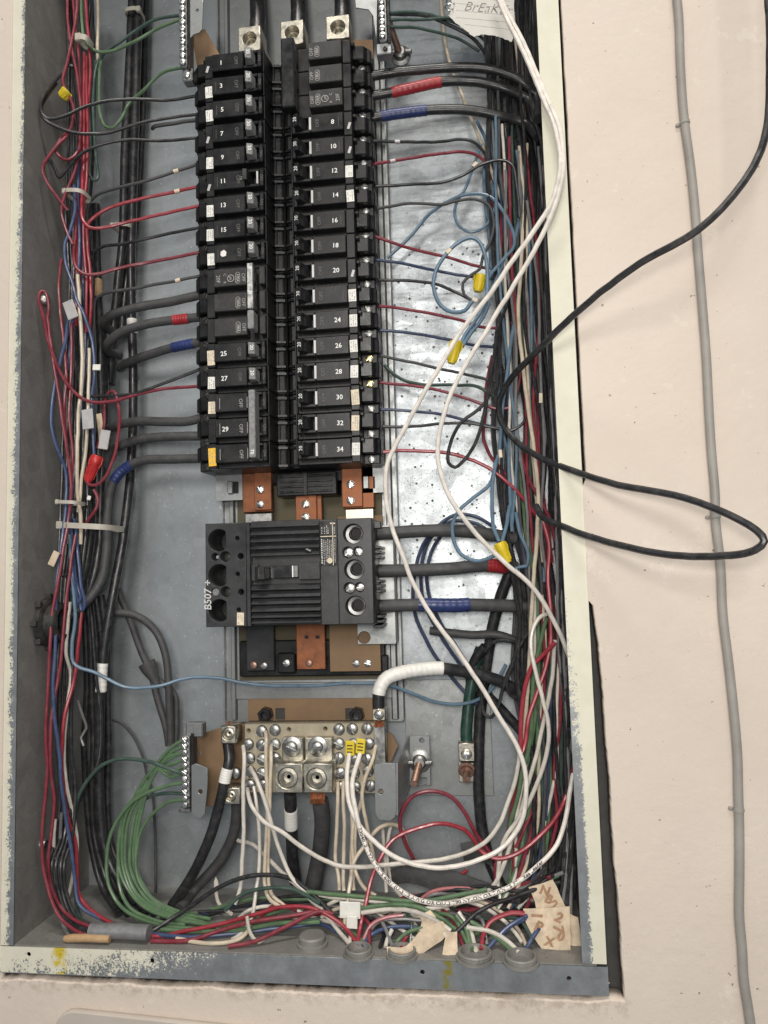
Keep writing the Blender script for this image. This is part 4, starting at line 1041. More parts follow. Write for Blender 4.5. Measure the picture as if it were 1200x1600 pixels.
# --- heavy cables down the left
W('black', 5.2, 'thick black cable running down left of the breakers, left of the pair', [(208,-20,.108),(203,100,.106),(197,200,.104),(194,300,.104),(192,380,.106),(184,450,.11),(178,510,.114),(172,600,.114)], group='thick vertical cables at the left')
o = W('black', 5.2, 'long thick black cable with white tape down the left side', [(218,-20,.106),(213,120,.104),(209,250,.103),(206,360,.104),(206,470,.108),(208,560,.108),(208,640,.108),(206,720,.106),(199,790,.10),(186,880,.094),(171,960,.088),(160,1050,.086),(155,1150,.086),(155,1250,.086),(164,1325,.084),(185,1375,.08),(214,1412,.07)], group='thick vertical cables at the left'); tape(o, (206, 498), (207, 520), 'tape_white'); tape(o, (163, 1038), (158, 1078), 'tape_white', 'white_band')
W('black', 4.4, 'dark tube for the shadow behind the left vertical pair', [(228,-20,.122),(226,100,.122),(222,220,.122),(214,330,.122),(200,420,.118),(190,520,.118)], group='thick vertical cables at the left')  # shadow of the pair on the back panel, built as a dark tube
o = W('black', 4.6, 'black cable beside the left bundle with a tan band', [(150,320,.1),(152,420,.098),(154,470,.096),(158,560,.096),(158,640,.096),(154,720,.094),(150,800,.09),(147,850,.086),(138,900,.08),(122,945,.066)], group='black cables bending to the locknut'); tape(o, (154, 440), (154, 466), 'wire_tan', 'tan_band')
W('black', 4.6, 'glossy black cable second in the bend above the locknut', [(160,520,.1),(163,620,.1),(160,720,.098),(157,800,.092),(156,850,.086),(148,900,.08),(132,940,.07),(115,965,.056)], group='black cables bending to the locknut')
W('black', 4.6, 'glossy black cable first in the bend above the locknut', [(138,600,.09),(140,700,.088),(141,800,.082),(140,845,.078),(132,895,.072),(120,935,.062)], group='black cables bending to the locknut')
for k in range(5):
    x = 134+k*8
    W('black', 3.6, 'black cable in the dark mass low on the left', [(x-6+random.uniform(-3,3),930,.084),(x,1000,.09),(x+2,1080,.094),(x+1+random.uniform(-4,4),1160,.096),(x+2,1250,.096),(x+8,1320,.094),(x+26+k*3,1385,.088),(x+52+k*6,1428,.07)], group='black cables low on the left')
W('dusty', 4.2, 'dusty black cable arching down to the lower left ground bar', [(150,960,.09),(185,958,.1),(215,962,.108),(243,985,.112),(258,1022,.112),(264,1080,.112),(265,1120,.114),(266,1165,.116)])
W('dusty', 3.4, 'thin dusty cable beside the arching cable', [(246,1060,.124),(272,1085,.122),(275,1120,.122),(275,1160,.122)])
fr = W('dusty', 4.0, 'frayed dusty black cable sloping behind the blue wire', [(184,920,.112),(205,972,.116),(222,1020,.118),(236,1052,.118),(246,1090,.118),(258,1132,.118),(264,1165,.12)])
path, r_ = PATHS[fr.name]; i = nearest(path, 229, 1035); c = path[i]; d = (path[i+2]-path[i]).normalized()
MB().tube([c, c+d*.008, c+d*.018, c+d*.026], [.0095, .0085, .0055, .0042], 12).build('frayed_sleeve', 'wire_dusty', fr, True)
W('dusty', 1.6, 'thin black wire curving down the back panel at lower left', [(158,1122,.118),(185,1128,.12),(205,1145,.124),(222,1180,.126),(230,1215,.128),(238,1245,.13),(242,1310,.13),(243,1395,.13)])
W('black', 1.9, 'glossy thin black wire crossing the white tape at lower left', [(128,800,.07),(134,880,.072),(143,960,.074),(150,1050,.074),(157,1120,.074),(154,1190,.07),(132,1230,.064),(118,1270,.062),(105,1320,.05),(80,1350,.036)])
W('grey', 1.6, 'thin grey wire lying near the lower left cables', [(122,1095,.07),(130,1120,.075),(134,1138,.078),(127,1152,.076),(131,1165,.076)])
# --- blue wires, left
W('light_blue', 2.0, 'long pale blue wire crossing below the big breaker', [(108,835,.05),(112,900,.05),(117,960,.05),(113,1005,.05),(115,1034,.05),(126,1044,.05),(145,1050,.052),(170,1062,.054),(195,1074,.056),(215,1076,.058),(250,1072,.062),(280,1062,.068),(310,1058,.074),(345,1060,.08),(380,1067,.084),(420,1071,.086),(500,1071,.086),(550,1068,.086),(600,1070,.09),(640,1082,.1),(680,1096,.106),(710,1101,.106),(740,1096,.106),(765,1081,.106),(778,1062,.108),(790,1038,.11)])
for k, (dx, yy) in enumerate(((0, 940), (6, 950), (-4, 946))):
    W('blue', 1.9, 'blue wire of the doubled blue hank above the locknut', [(110+dx,810,.058-k*.002),(115+dx,860,.056-k*.002),(120+dx,910,.054-k*.002),(126+dx,yy-6,.054),(122+dx,yy+4,.055),(116+dx,920,.056)], group='blue hank above the locknut')
W('blue', 2.0, 'blue wire crossing the left bundle beside the grey tag', [(116,290,.05),(117,330,.048),(110,360,.046),(101,385,.044),(103,410,.044),(112,440,.046),(120,470,.048),(130,490,.05),(140,520,.054),(146,550,.056),(147,590,.058),(143,618,.06),(146,680,.06),(150,730,.062)])
W('blue', 2.0, 'blue wire bulging furthest left and sweeping along the floor', [(108,490,.05),(103,530,.044),(95,560,.04),(88,590,.036),(82,630,.034),(81,660,.034),(85,690,.036),(95,715,.04),(103,735,.044),(102,800,.044),(95,860,.04),(88,930,.036),(87,990,.036),(83,1070,.034),(85,1120,.034),(93,1180,.038),(97,1230,.04),(105,1290,.044),(115,1360,.044),(124,1412,.04),(150,1432,.038),(200,1451,.034),(250,1461,.032),(300,1464,.032),(370,1459,.036),(450,1448,.04),(500,1445,.042),(536,1462,.038)])
W('blue', 1.9, 'blue wire straight down the middle of the left bundle', [(122,230,.056),(122,300,.056),(123,350,.056),(124,400,.057),(118,470,.056),(112,520,.054),(107,580,.052)], group='blue wires in the left bundle')
W('navy', 1.9, 'blue wire hidden within the left bundle', [(126,250,.062),(128,340,.062),(130,420,.064),(133,520,.068),(131,600,.068),(120,700,.062),(112,790,.056),(105,850,.05)], group='blue wires in the left bundle')
# --- red wires, left bundle
RL = 'red wires of the left bundle'
def reds(lab, pts, r=1.8, col='red'): return W(col, r, lab, pts, group=RL)
reds('outermost red wire at the top of the left bundle', [(104,-10,.055),(107,40,.053),(113,75,.05),(118,105,.05),(123,140,.05),(127,175,.052),(124,225,.05),(118,262,.048),(100,310,.044),(96,330,.04),(104,362,.044),(114,382,.046)])
reds('red wire running down the inside of the top left bundle', [(113,-10,.06),(118,50,.06),(122,80,.06),(125,120,.06),(128,170,.06),(127,230,.06),(130,270,.06),(128,330,.062),(126,400,.064),(130,460,.066)])
reds('red wire looping far left below the yellow connector', [(121,-10,.055),(119,30,.052),(112,65,.048),(105,98,.044),(98,130,.04),(108,150,.042),(115,172,.042),(112,195,.04),(104,213,.036),(90,226,.03),(77,243,.026),(68,262,.024),(72,282,.026),(88,307,.032),(106,328,.04)])
reds('bright red wire left of the green loop', [(131,82,.056),(131,150,.056),(131,240,.056),(130,290,.058),(132,380,.06),(136,450,.062),(134,520,.066)], col='bright_red')
reds('second bright red wire left of the green loop', [(135,88,.058),(136,160,.058),(137,236,.058),(133,300,.06),(122,360,.058),(121,440,.056),(119,510,.056)], col='bright_red')
reds('red wire from the top beside the green wire', [(133,-10,.06),(137,50,.06),(140,80,.06),(141,120,.062),(135,180,.062),(130,230,.062)], col='bright_red')
reds('small red loop below the black loop at upper left', [(107,205,.04),(92,222,.034),(88,236,.032),(100,250,.036),(113,247,.042),(122,235,.048)])
reds('red wire from the grey tag down the far left', [(97,405,.044),(93,440,.042),(94,480,.042),(99,530,.044),(104,590,.044),(100,640,.042),(104,700,.044)])
reds('long red wire hugging the far left side wall', [(74,500,.03),(80,540,.03),(86,580,.032),(92,615,.034),(97,655,.036),(103,695,.038),(108,725,.04),(112,765,.042),(108,805,.042),(100,855,.038),(90,912,.034),(82,962,.032),(78,1020,.03),(75,1080,.03),(72,1150,.028),(73,1210,.03),(66,1290,.026),(66,1335,.026),(71,1372,.024),(80,1405,.022),(97,1438,.018),(120,1455,.014),(140,1462,.012)])
reds('red wire down the middle of the left bundle', [(112,505,.052),(112,560,.05),(110,600,.05),(108,650,.048),(112,700,.048),(113,755,.046)])
reds('second red wire close to the far left wall', [(118,835,.05),(109,900,.046),(102,960,.043),(97,1010,.04),(91,1060,.038),(83,1105,.034),(80,1150,.032),(80,1210,.034),(85,1250,.036),(80,1300,.034),(75,1345,.032),(81,1390,.032),(97,1420,.03),(120,1440,.024),(147,1449,.02)])
reds('bright red wire sweeping from the left bundle across the floor', [(128,950,.06),(123,1000,.058),(115,1060,.056),(101,1120,.048),(97,1170,.046),(98,1220,.046),(103,1270,.048),(117,1315,.054),(120,1350,.052),(124,1398,.046),(140,1420,.042),(165,1437,.036),(190,1452,.03),(225,1461,.026),(262,1460,.026),(300,1452,.028),(350,1442,.032),(400,1428,.034),(440,1418,.036),(480,1417,.036),(510,1428,.034),(540,1450,.03),(556,1470,.028)], 2.1, 'bright_red')
reds('red wire leaving the silver sleeve along the floor', [(236,1473,.012),(300,1468,.016),(330,1458,.022),(370,1446,.026),(420,1436,.028),(470,1428,.032),(495,1424,.034)], 2.2)
reds('red wire below the blue wire at the bottom centre', [(356,1482,.006),(400,1470,.012),(440,1452,.02),(480,1432,.028),(500,1425,.034),(520,1428,.036)], 2.2)
reds('tall red loop beside the thick cables left of breaker 29', [(152,700,.07),(163,665,.066),(164,630,.064),(170,614,.062),(178,612,.06),(184,628,.058),(187,655,.056),(183,690,.054),(176,720,.052),(165,745,.05),(150,758,.05),(138,756,.052),(132,742,.056)], 1.9)
reds('red wire below the red connector at left', [(146,765,.06),(152,780,.06),(148,798,.06),(138,812,.062),(128,830,.064)], 2.0)
# --- whites, left
W('cream', 2.0, 'cream wire at the very top of the left bundle', [(153,-10,.08),(153,40,.08),(152,80,.078),(152,110,.08)])
W('cream', 2.2, 'cream white wire through the middle of the left bundle', [(122,430,.05),(125,500,.05),(128,560,.05),(126,610,.05),(123,650,.05),(121,710,.05),(120,765,.052),(125,805,.056),(126,850,.058)], group='white wires of the left bundle')
W('cream', 2.0, 'second cream wire behind the grey tag', [(140,545,.058),(138,630,.056),(135,690,.056),(128,745,.056),(122,800,.056)], group='white wires of the left bundle')
W('white', 2.0, 'white wire low in the left bundle beside the red wire', [(110,940,.058),(104,1020,.054),(110,1052,.058),(105,1110,.056),(100,1170,.054),(104,1225,.054),(115,1280,.058),(121,1315,.06),(113,1370,.054),(104,1412,.046)])
W('grey', 1.9, 'grey white wire in the lower left corner', [(96,1270,.05),(93,1330,.05),(92,1390,.046),(98,1440,.03),(108,1462,.016)])
W('white', 1.9, 'thin whitish wire beside the lower left corner wires', [(86,1280,.045),(84,1330,.046),(86,1380,.044)])
for k in range(9):
    x = 100+k*4.6
    W('black', 1.8, 'black wire packed in the left bundle', [(x+14*random.random(),-10,.085),(x+random.uniform(4,14),100,.085),(x+random.uniform(6,14),240,.082),(x+random.uniform(2,10),330,.08),(x+random.uniform(0,10),450,.08),(x+random.uniform(0,8),560,.078),(x+random.uniform(-4,6),680,.07),(x-2+random.uniform(-4,4),800,.066),(x-8+random.uniform(-4,4),900,.06)], group='black wires of the left bundle')
for k in range(5):
    x = 92+k*6
    W('black', 1.8, 'black wire in the lower part of the left bundle', [(x+12,830,.07),(x+4,920,.066),(x,1000,.062),(x-3,1080,.058),(x-3+random.uniform(-3,3),1160,.058),(x+2,1240,.058),(x-4,1310,.05),(x-16,1350,.036),(x-10,1400,.034),(x+8,1440,.026),(x+45,1462,.014)], group='black wires of the lower left bundle')
# --- greens upper left
W('green', 1.9, 'light green wire sweeping up to the upper left ground bar', [(126,-10,.06),(129,40,.06),(133,62,.058),(150,80,.058),(170,81,.058),(205,68,.056),(245,45,.054),(284,30,.052)], group='green wires of the upper left ground bar')
W('dark_green', 1.9, 'dark green wire just above the light one at upper left', [(284,24,.054),(250,28,.056),(222,42,.06),(190,64,.062),(165,82,.064),(153,98,.066),(147,125,.068),(147,200,.068)], group='green wires of the upper left ground bar')
W('green', 1.9, 'green wire drooping in a deep sag left of breaker 1', [(284,106,.056),(255,113,.06),(225,140,.064),(203,160,.068),(190,185,.068),(175,200,.066),(163,197,.066),(156,178,.066),(154,140,.066),(156,105,.066),(160,86,.066)], group='green wires of the upper left ground bar')
W('dark_green', 1.9, 'dark green wire ending in a narrow hairpin beside the left bundle', [(150,95,.07),(146,150,.068),(148,215,.066),(152,260,.064),(153,277,.064),(148,283,.064),(141,276,.066),(141,220,.068),(139,150,.07),(141,95,.07)], group='green wires of the upper left ground bar')
# --- greens lower left: the cluster sweeping down from the ground bar
gw = [(1156,166,0),(1166,185,1),(1176,190,2),(1187,196,3),(1198,203,4),(1207,209,5),(1218,172,6),(1176,212,7)]
for k, (ys, xm, j) in enumerate(gw):
    col = 'green'; yy = .058+.003*(k % 3)
    if k == 6: pts = [(287,1222,.054),(258,1228,.056),(225,1240,.058),(195,1265,.06),(172,1305,.06),(166,1345,.06),(170,1380,.058),(185,1412,.054),(215,1434,.046),(262,1448,.04),(310,1452,.038)]
    elif k == 0: pts = [(287,ys,.054),(268,1168,.057),(243,1196,.06),(222,1225,.062),(200,1265,.064),(186,1310,.064),(184,1350,.062),(188,1390,.058),(205,1420,.052),(240,1438,.046),(290,1446,.042)]
    else: pts = [(287,ys,.054),(270-j,ys+8,.057),(252-j,1192+j*2,.06),(232,1222+j,.062),(xm+8,1272,.064),(xm,1330,.064),(xm+3,1362,.062),(xm+18,1396,.058),(xm+42,1418,.052),(xm+80,1434,.046),(xm+125,1441+j,.042)]
    nth = {6: 'outermost', 0: 'second', 1: 'third', 2: 'fourth', 3: 'fifth', 4: 'sixth', 5: 'seventh', 7: 'innermost'}[k]
    W(col, 2.0, nth+' green wire, counted from the left, of the sweeping lower left cluster', pts, yy, group='green wires of the lower left ground bar')
W('green', 2.0, 'light green wire arching low from the bottom screw of the ground bar', [(287,1250,.054),(265,1253,.058),(240,1268,.062),(224,1290,.064),(214,1320,.064),(212,1350,.062),(222,1385,.058),(250,1412,.054),(290,1428,.048),(330,1436,.044)])
W('dark_green', 2.0, 'grey green wire entering the middle of the lower left ground bar', [(287,1240,.056),(260,1239,.06),(235,1244,.066),(222,1252,.072)])
W('dark_green', 2.1, 'dark green wire bridging from the left cables to the ground bar', [(286,1208,.052),(255,1197,.052),(225,1188,.054),(190,1186,.056),(160,1195,.058),(140,1215,.06),(125,1240,.06),(118,1262,.06),(116,1300,.06),(118,1360,.056),(120,1420,.044),(132,1450,.03)])
# --- bottom centre
o = W('black', 5.4, 'thick black cable with white band from the left neutral lug', [(356,1158,.072),(358,1186,.066),(352,1216,.064),(344,1252,.064),(330,1302,.066),(310,1350,.07),(288,1388,.074),(268,1416,.074)]); tape(o, (356, 1197), (350, 1222), 'tape_white')
W('dusty', 5.6, 'dusty thick cable below the left neutral lug', [(369,1252,.085),(370,1275,.09),(364,1305,.094),(348,1338,.096),(328,1364,.096),(300,1395,.09),(280,1420,.08)])
o = W('black', 6.4, 'thick black cable with white band under the left big lug', [(453,1238,.068),(455,1270,.078),(456,1310,.09),(458,1345,.098),(462,1380,.1)]); tape(o, (455, 1265), (455, 1294), 'tape_white')
cb = W('dusty', 8.4, 'thickest dusty cable under the right big lug with copper strands', [(500,1250,.072),(503,1280,.08),(502,1315,.09),(496,1350,.098),(488,1390,.1)])
b = MB(); q = at(497, 1246, .068)
for k in range(14): x = q.x-.0068+k*.00105; b.tube([(x, .064+random.uniform(0, .004), q.z+.006), (x+.0004, .063, q.z), (x*.97+q.x*.03, .066, q.z-.005)], .0008, 6)
b.build('copper_strands', 'copper_bright', cb)
def lw(col, r, lab, pts, y=.06, g='white neutral wires'): return W(col, r, lab, pts, y, g)
lw('white', 2.2, 'white wire hanging straight from the left edge of the neutral plate', [(380,1166,.072),(381,1180,.062),(381,1230,.06),(381,1300,.06),(378,1350,.06),(374,1390,.056),(367,1413,.05)])
lw('cream', 2.0, 'left of two parallel white wires below the neutral plate', [(415,1143,.072),(415,1160,.06),(416,1200,.058),(417,1280,.06),(415,1340,.06),(415,1390,.056),(424,1408,.05),(440,1418,.046)])
lw('cream', 2.0, 'right of two parallel white wires below the neutral plate', [(424,1165,.072),(423,1180,.062),(422,1240,.06),(420,1300,.062),(419,1360,.062),(424,1395,.056),(445,1416,.05)])
lw('white', 2.0, 'white wire slanting down to the floor behind the red wire', [(397,1228,.072),(402,1265,.066),(405,1310,.064),(404,1360,.06),(400,1395,.054),(394,1430,.044),(380,1455,.03),(362,1468,.022)])
lw('white', 2.2, 'white wire bending from the neutral plate towards the right floor', [(391,1200,.072),(399,1214,.058),(413,1250,.054),(425,1290,.054),(433,1320,.054),(445,1350,.054),(460,1375,.052),(480,1392,.05),(510,1401,.048),(560,1406,.046),(610,1412,.044),(660,1420,.042)])
lw('white', 2.3, 'white wire crossing in front of the thick cables to the right', [(386,1232,.072),(392,1258,.058),(413,1284,.052),(440,1300,.05),(470,1322,.05),(500,1341,.05),(530,1352,.05),(560,1355,.05),(600,1352,.05),(660,1346,.054),(700,1341,.058),(735,1330,.062),(762,1312,.066),(782,1285,.07),(794,1255,.074),(806,1215,.076),(812,1170,.078)])
lw('white', 2.2, 'long white wire running diagonally to the red wire joint', [(372,1313,.09),(395,1320,.08),(412,1337,.072),(440,1362,.064),(465,1385,.056),(490,1410,.046),(512,1434,.038),(532,1458,.03),(548,1482,.022)])
lw('white', 2.0, 'short white curl left of the diagonal wire', [(340,1388,.09),(336,1372,.095),(338,1398,.085),(346,1416,.07),(362,1428,.055)])
for k, (x0, x1, x2) in enumerate(((528, 526, 529), (537, 539, 537), (548, 550, 549), (566, 556, 552))):
    lw('cream', 2.0, 'white wire hanging below the right half of the neutral plate', [(x0,1222,.072),(x0,1245,.066),(x1,1290,.066),(x1-2,1340,.066),(x2,1370,.062),(x2+1,1392,.056)], g='hanging white wires')
lw('cream', 2.0, 'white wire swinging right below the two yellow markers', [(552,1238,.07),(552,1280,.064),(550,1330,.062),(556,1365,.058),(572,1390,.052),(588,1400,.048)])
lw('cream', 2.0, 'cream wire curving down from the rightmost screw column', [(587,1165,.072),(582,1190,.058),(571,1215,.055),(566,1240,.055),(572,1285,.058),(580,1320,.062),(586,1350,.064)])
lw('cream', 2.2, 'cream wire arching up beside the bent bracket and down to the white tag', [(636,1325,.1),(628,1296,.096),(612,1288,.09),(592,1295,.08),(572,1318,.07),(553,1348,.06),(547,1380,.05),(542,1420,.042),(538,1452,.034)])
lw('white', 2.0, 'white wire behind the bracket dropping to the floor', [(598,1292,.1),(600,1330,.1),(602,1360,.094),(604,1395,.08)])
lw('white', 2.0, 'second white wire behind the bracket near the red loops', [(612,1288,.104),(606,1310,.104),(605,1340,.1),(615,1385,.085),(628,1402,.07)])
# the two long new white wires from the yellow markers
P_ = W('new_white', 2.45, 'new white wire looping below the plate and up past the big breaker', [(546,1177,.056),(541,1210,.05),(545,1250,.044),(560,1287,.04),(585,1315,.038),(612,1336,.036),(645,1350,.036),(680,1356,.038),(720,1352,.042),(760,1340,.046),(790,1320,.05),(812,1290,.052),(822,1250,.052),(820,1205,.052),(810,1170,.052),(780,1120,.05),(745,1062,.046),(710,1010,.042),(680,970,.04),(650,920,.036),(630,872,.032),(610,812,.028),(603,770,.026),(605,730,.022),(618,695,.02),(648,640,.016),(682,580,.01),(720,520,.004),(760,468,-.004),(800,410,-.01),(835,360,-.014),(862,315,-.018),(875,265,-.022),(868,205,-.02),(845,145,-.012),(815,75,0),(790,25,.012),(768,-20,.02)], group='two new white wires', free=True)
Q_ = W('new_white', 2.45, 'new white wire with black print sweeping along the bottom right', [(563,1175,.055),(555,1200,.048),(551,1225,.044),(556,1265,.04),(566,1308,.036),(582,1345,.032),(605,1375,.028),(645,1402,.024),(690,1412,.024),(740,1405,.028),(790,1388,.034),(832,1360,.042),(865,1325,.05),(882,1285,.056),(892,1235,.06),(900,1180,.066),(904,1120,.07),(898,1060,.066),(882,1005,.058),(862,962,.05),(830,916,.042),(790,880,.034),(750,840,.028),(715,797,.022),(692,750,.018),(684,700,.014),(692,655,.01),(715,595,.006),(760,515,.002),(810,435,-.006),(845,372,-.012),(868,318,-.017),(880,262,-.022),(874,205,-.022),(852,148,-.014),(822,78,-.002),(796,25,.01),(775,-20,.02)], group='two new white wires', free=True)
# printed legend on the lower white wire
def wire_print(o, text, a, bb, size):
    path, r = PATHS[o.name]; i, j = nearest(path, *a), nearest(path, *bb)
    s = path[i:j+1] if i < j else path[j:i+1][::-1]
    L = [0]
    for p, q in zip(s, s[1:]): L.append(L[-1]+(q-p).length)
    src = text_mesh(text, size, 0, .00012); me = src.copy(); me.materials.clear()
    xs = [v.co.x for v in me.vertices]; x0, x1 = min(xs), max(xs); sc = L[-1]/(x1-x0)
    base = wloc(o)
    for v in me.vertices:
        t = (v.co.x-x0)*sc; k = max(i_ for i_ in range(len(L)) if L[i_] <= t+1e-9); k = min(k, len(s)-2)
        f = (t-L[k])/max(1e-9, L[k+1]-L[k]); c = s[k].lerp(s[k+1], f); d = (s[min(k+2, len(s)-1)]-s[max(k-1, 0)]).normalized()
        view = (CAM-c).normalized(); view = (view-d*view.dot(d)).normalized(); up = view.cross(d)
        ang = v.co.z/r; v.co = c+(view*math.cos(ang)+up*math.sin(ang))*(r+.00012)-base
    link('printed_legend', me, 'dark_ink', o)
wire_print(Q_, 'E304012  TYPE TW75 600V (UL) 12 AWG OR C(UL) T90 NYLON OR TWN 75 FT1  Rea Leader', (562,1290), (845,1348), .0040)

# --- right breakers
o = W('black', HB+.2, 'topmost thick black cable from the upper right breaker', [(572,119,.08),(620,113,.082),(680,107,.084),(730,105,.086),(780,112,.088),(818,130,.092),(836,150,.098),(842,185,.104)], group='thick cables of the upper right breaker')
o = W('black', HB+.2, 'thick black cable with a red taped stretch at upper right', [(572,153,.08),(625,142,.082),(690,128,.084),(740,128,.086),(790,139,.09),(822,155,.096),(840,185,.104)], group='thick cables of the upper right breaker'); tape(o, (615, 145), (690, 129), 'tape_red', wraps=9)
o = W('black', HB+.2, 'thick black cable with a blue taped stretch at upper right', [(572,187,.08),(620,178,.082),(680,171,.084),(730,172,.086),(780,181,.09),(820,193,.096),(842,215,.104)], group='thick cables of the upper right breaker'); tape(o, (594, 183), (668, 172), 'tape_blue', wraps=9)
def rw(col, lab, pts, r=1.8): return W(col, r, lab, pts, group=GR)
o = rw('black', 'black wire with silver marker between breakers 8 and 10', [(574,221,T),(620,222,.08),(680,222,.09),(720,218,.094),(740,223,.096),(755,235,.1),(765,260,.104)]); wire_marker(o, 619, 222, 'tag_grey')
o = rw('red', 'red wire with ring markers between breakers 10 and 12', [(574,258,T),(620,250,.08),(680,241,.088),(720,237,.092),(745,243,.096),(760,255,.1),(768,280,.106)]); wire_marker(o, 616, 251, 'tag_grey')
rw('black', 'dark wire rising to the right bundle beside breaker 14', [(574,291,T),(640,288,.08),(690,285,.086),(720,275,.086),(750,258,.084),(785,250,.082),(800,258,.082),(808,290,.084),(812,340,.088)])
rw('dusty', 'dark wire at breaker 16 curling back round the yellow connector', [(574,329,T),(610,322,.08),(640,317,.084),(690,320,.086),(715,313,.085),(740,311,.084),(762,320,.084),(772,345,.084),(768,375,.086),(754,402,.088),(750,420,.088),(735,431,.088),(724,442,.088),(726,460,.09),(740,471,.09)])
rw('red', 'red wire at breaker 18', [(576,366,T),(620,382,.082),(660,393,.09),(700,402,.096),(740,415,.102),(765,420,.106)])
rw('navy', 'dark blue wire just below breaker 18', [(578,404,T),(630,412,.082),(690,425,.092),(740,432,.098),(778,436,.104)])
rw('black', 'black wire at breaker 20 reaching a white splice', [(580,438,T),(630,439,.08),(680,443,.086),(708,454,.09),(738,470,.092)])
rw('red', 'red wire between breakers 22 and 24', [(580,477,T),(630,482,.082),(690,493,.09),(720,500,.094),(750,511,.098),(778,513,.1),(802,504,.104)])
rw('navy', 'dark blue wire between breakers 24 and 26', [(580,516,T),(640,520,.08),(690,528,.088),(740,538,.096),(778,543,.102)])
rw('dusty', 'black wire between breakers 26 and 28', [(582,553,T),(640,566,.082),(700,578,.092),(750,590,.1),(788,600,.104)])
rw('dark_green', 'teal green wire swinging from behind breaker 28', [(600,570,.11),(616,585,.11),(632,595,.108),(660,601,.106),(710,602,.104),(742,603,.104),(765,615,.104),(792,634,.106)], 2.0)
rw('red', 'red wire between breakers 28 and 30 hooking up at the bundle', [(582,596,T),(640,602,.082),(690,611,.088),(740,627,.092),(780,638,.092),(800,634,.092),(808,612,.094),(814,580,.098)])
rw('navy', 'dark blue wire between breakers 30 and 32', [(582,638,T),(640,642,.08),(690,648,.086),(740,660,.092),(785,672,.096)])
rw('black', 'black wire between breakers 32 and 34 curling at the bundle', [(582,666,T),(640,667,.08),(690,662,.086),(730,661,.088),(770,668,.088),(800,672,.086),(818,658,.086),(822,640,.09)])
rw('bright_red', 'red wire at breaker 34 falling to the right bundle', [(584,709,T),(620,704,.076),(650,704,.078),(700,708,.08),(730,716,.082),(770,735,.084),(800,760,.086),(820,782,.09),(842,812,.096)], 2.1)
W('black', 2.0, 'dark wire in a hairpin loop beside breaker 34', [(800,440,.078),(790,480,.076),(778,515,.074),(772,555,.072),(764,600,.07),(757,645,.066),(745,685,.064),(727,717,.064),(711,730,.064),(700,722,.064),(704,693,.064),(718,663,.066),(745,642,.068),(762,622,.07),(772,560,.074)])
W('light_blue', 2.0, 'blue wire arching over from behind breaker 18', [(605,404,.115),(640,370,.112),(670,335,.106),(700,315,.098),(730,303,.094),(765,306,.09),(785,330,.088),(800,360,.086),(803,385,.086),(785,406,.086),(766,430,.086),(760,448,.086)])
W('light_blue', 1.8, 'small blue coil at breaker 16 height', [(752,225,.1),(740,258,.1),(727,295,.1),(714,315,.1),(711,335,.1),(718,353,.1),(735,362,.1),(755,356,.1),(768,340,.1),(775,310,.1),(772,270,.1)])
W('light_blue', 2.3, 'pale blue wire in a big open loop to the upper yellow connector', [(738,470,.08),(725,486,.078),(705,488,.076),(688,476,.074),(678,447,.072),(682,420,.072),(697,398,.072),(715,380,.072),(735,371,.072),(750,379,.072),(758,400,.072),(761,440,.07),(758,470,.068),(745,498,.064),(728,520,.06),(719,540,.056)])
W('light_blue', 2.2, 'pale blue wire paired into the upper yellow connector', [(764,440,.074),(763,475,.072),(752,500,.068),(736,520,.062),(722,542,.056)])
for k, pts in enumerate(([(762,170,.11),(767,220,.11),(773,262,.108),(770,310,.108),(764,350,.108),(768,420,.108)], [(808,235,.1),(815,285,.098),(812,340,.096),(800,385,.094),(782,420,.09),(768,455,.088)], [(745,190,.112),(760,225,.11),(757,260,.11),(758,310,.11),(765,380,.11)], [(812,470,.09),(805,500,.088),(797,545,.086),(790,600,.084),(784,650,.082),(780,705,.08)], [(810,600,.098),(798,650,.094),(795,700,.09),(797,760,.086),(800,830,.086)], [(785,560,.1),(778,600,.1),(782,660,.098),(795,720,.094),(800,790,.09)])):
    bl = ('blue wire down the right bundle behind the small blue coil', 'blue wire bowing right beside the small blue coil', 'leftmost blue wire under the blue taped cable', 'pale blue wire left of the coaxial cable bend', 'blue wire below the coaxial cable bend', 'blue wire half hidden behind the coaxial cable bend')[k]
    W('light_blue', 2.0, bl, pts, group='blue wires of the right bundle')
W('light_blue', 2.1, 'blue wire bulging left above the main cables', [(778,712,.082),(773,735,.08),(764,757,.078),(740,778,.074),(716,799,.072),(707,820,.07),(709,845,.07),(720,866,.07),(742,877,.07),(764,873,.07),(780,862,.07)])
W('light_blue', 2.1, 'left blue wire into the lower yellow connector', [(776,718,.08),(770,752,.076),(768,790,.07),(771,822,.066),(780,846,.062)])
W('light_blue', 2.1, 'right blue wire into the lower yellow connector', [(797,790,.076),(792,822,.07),(784,847,.062)])
W('light_blue', 2.0, 'pale blue wire hooking beside the lower yellow connector', [(806,800,.08),(812,832,.078),(824,862,.076),(822,885,.078),(806,888,.08),(816,902,.08)])
for k, pts in enumerate(([(775,826,.105),(742,806,.104),(710,806,.104),(680,826,.104),(660,852,.106),(649,890,.106),(645,922,.106),(649,962,.108),(667,1002,.11),(692,1042,.112),(722,1077,.114),(745,1100,.116)], [(770,833,.108),(740,816,.108),(702,816,.108),(674,840,.108),(659,880,.11),(661,932,.11),(682,982,.112),(707,1022,.114),(732,1058,.116)], [(764,836,.112),(736,824,.112),(706,824,.112),(682,846,.112),(668,884,.112),(670,930,.112),(692,978,.114),(716,1016,.116),(750,1070,.118),(790,1130,.118)])):
    W('navy', 2.1, 'dark blue wire in the open coil right of the big breaker', pts, group='dark blue coil')
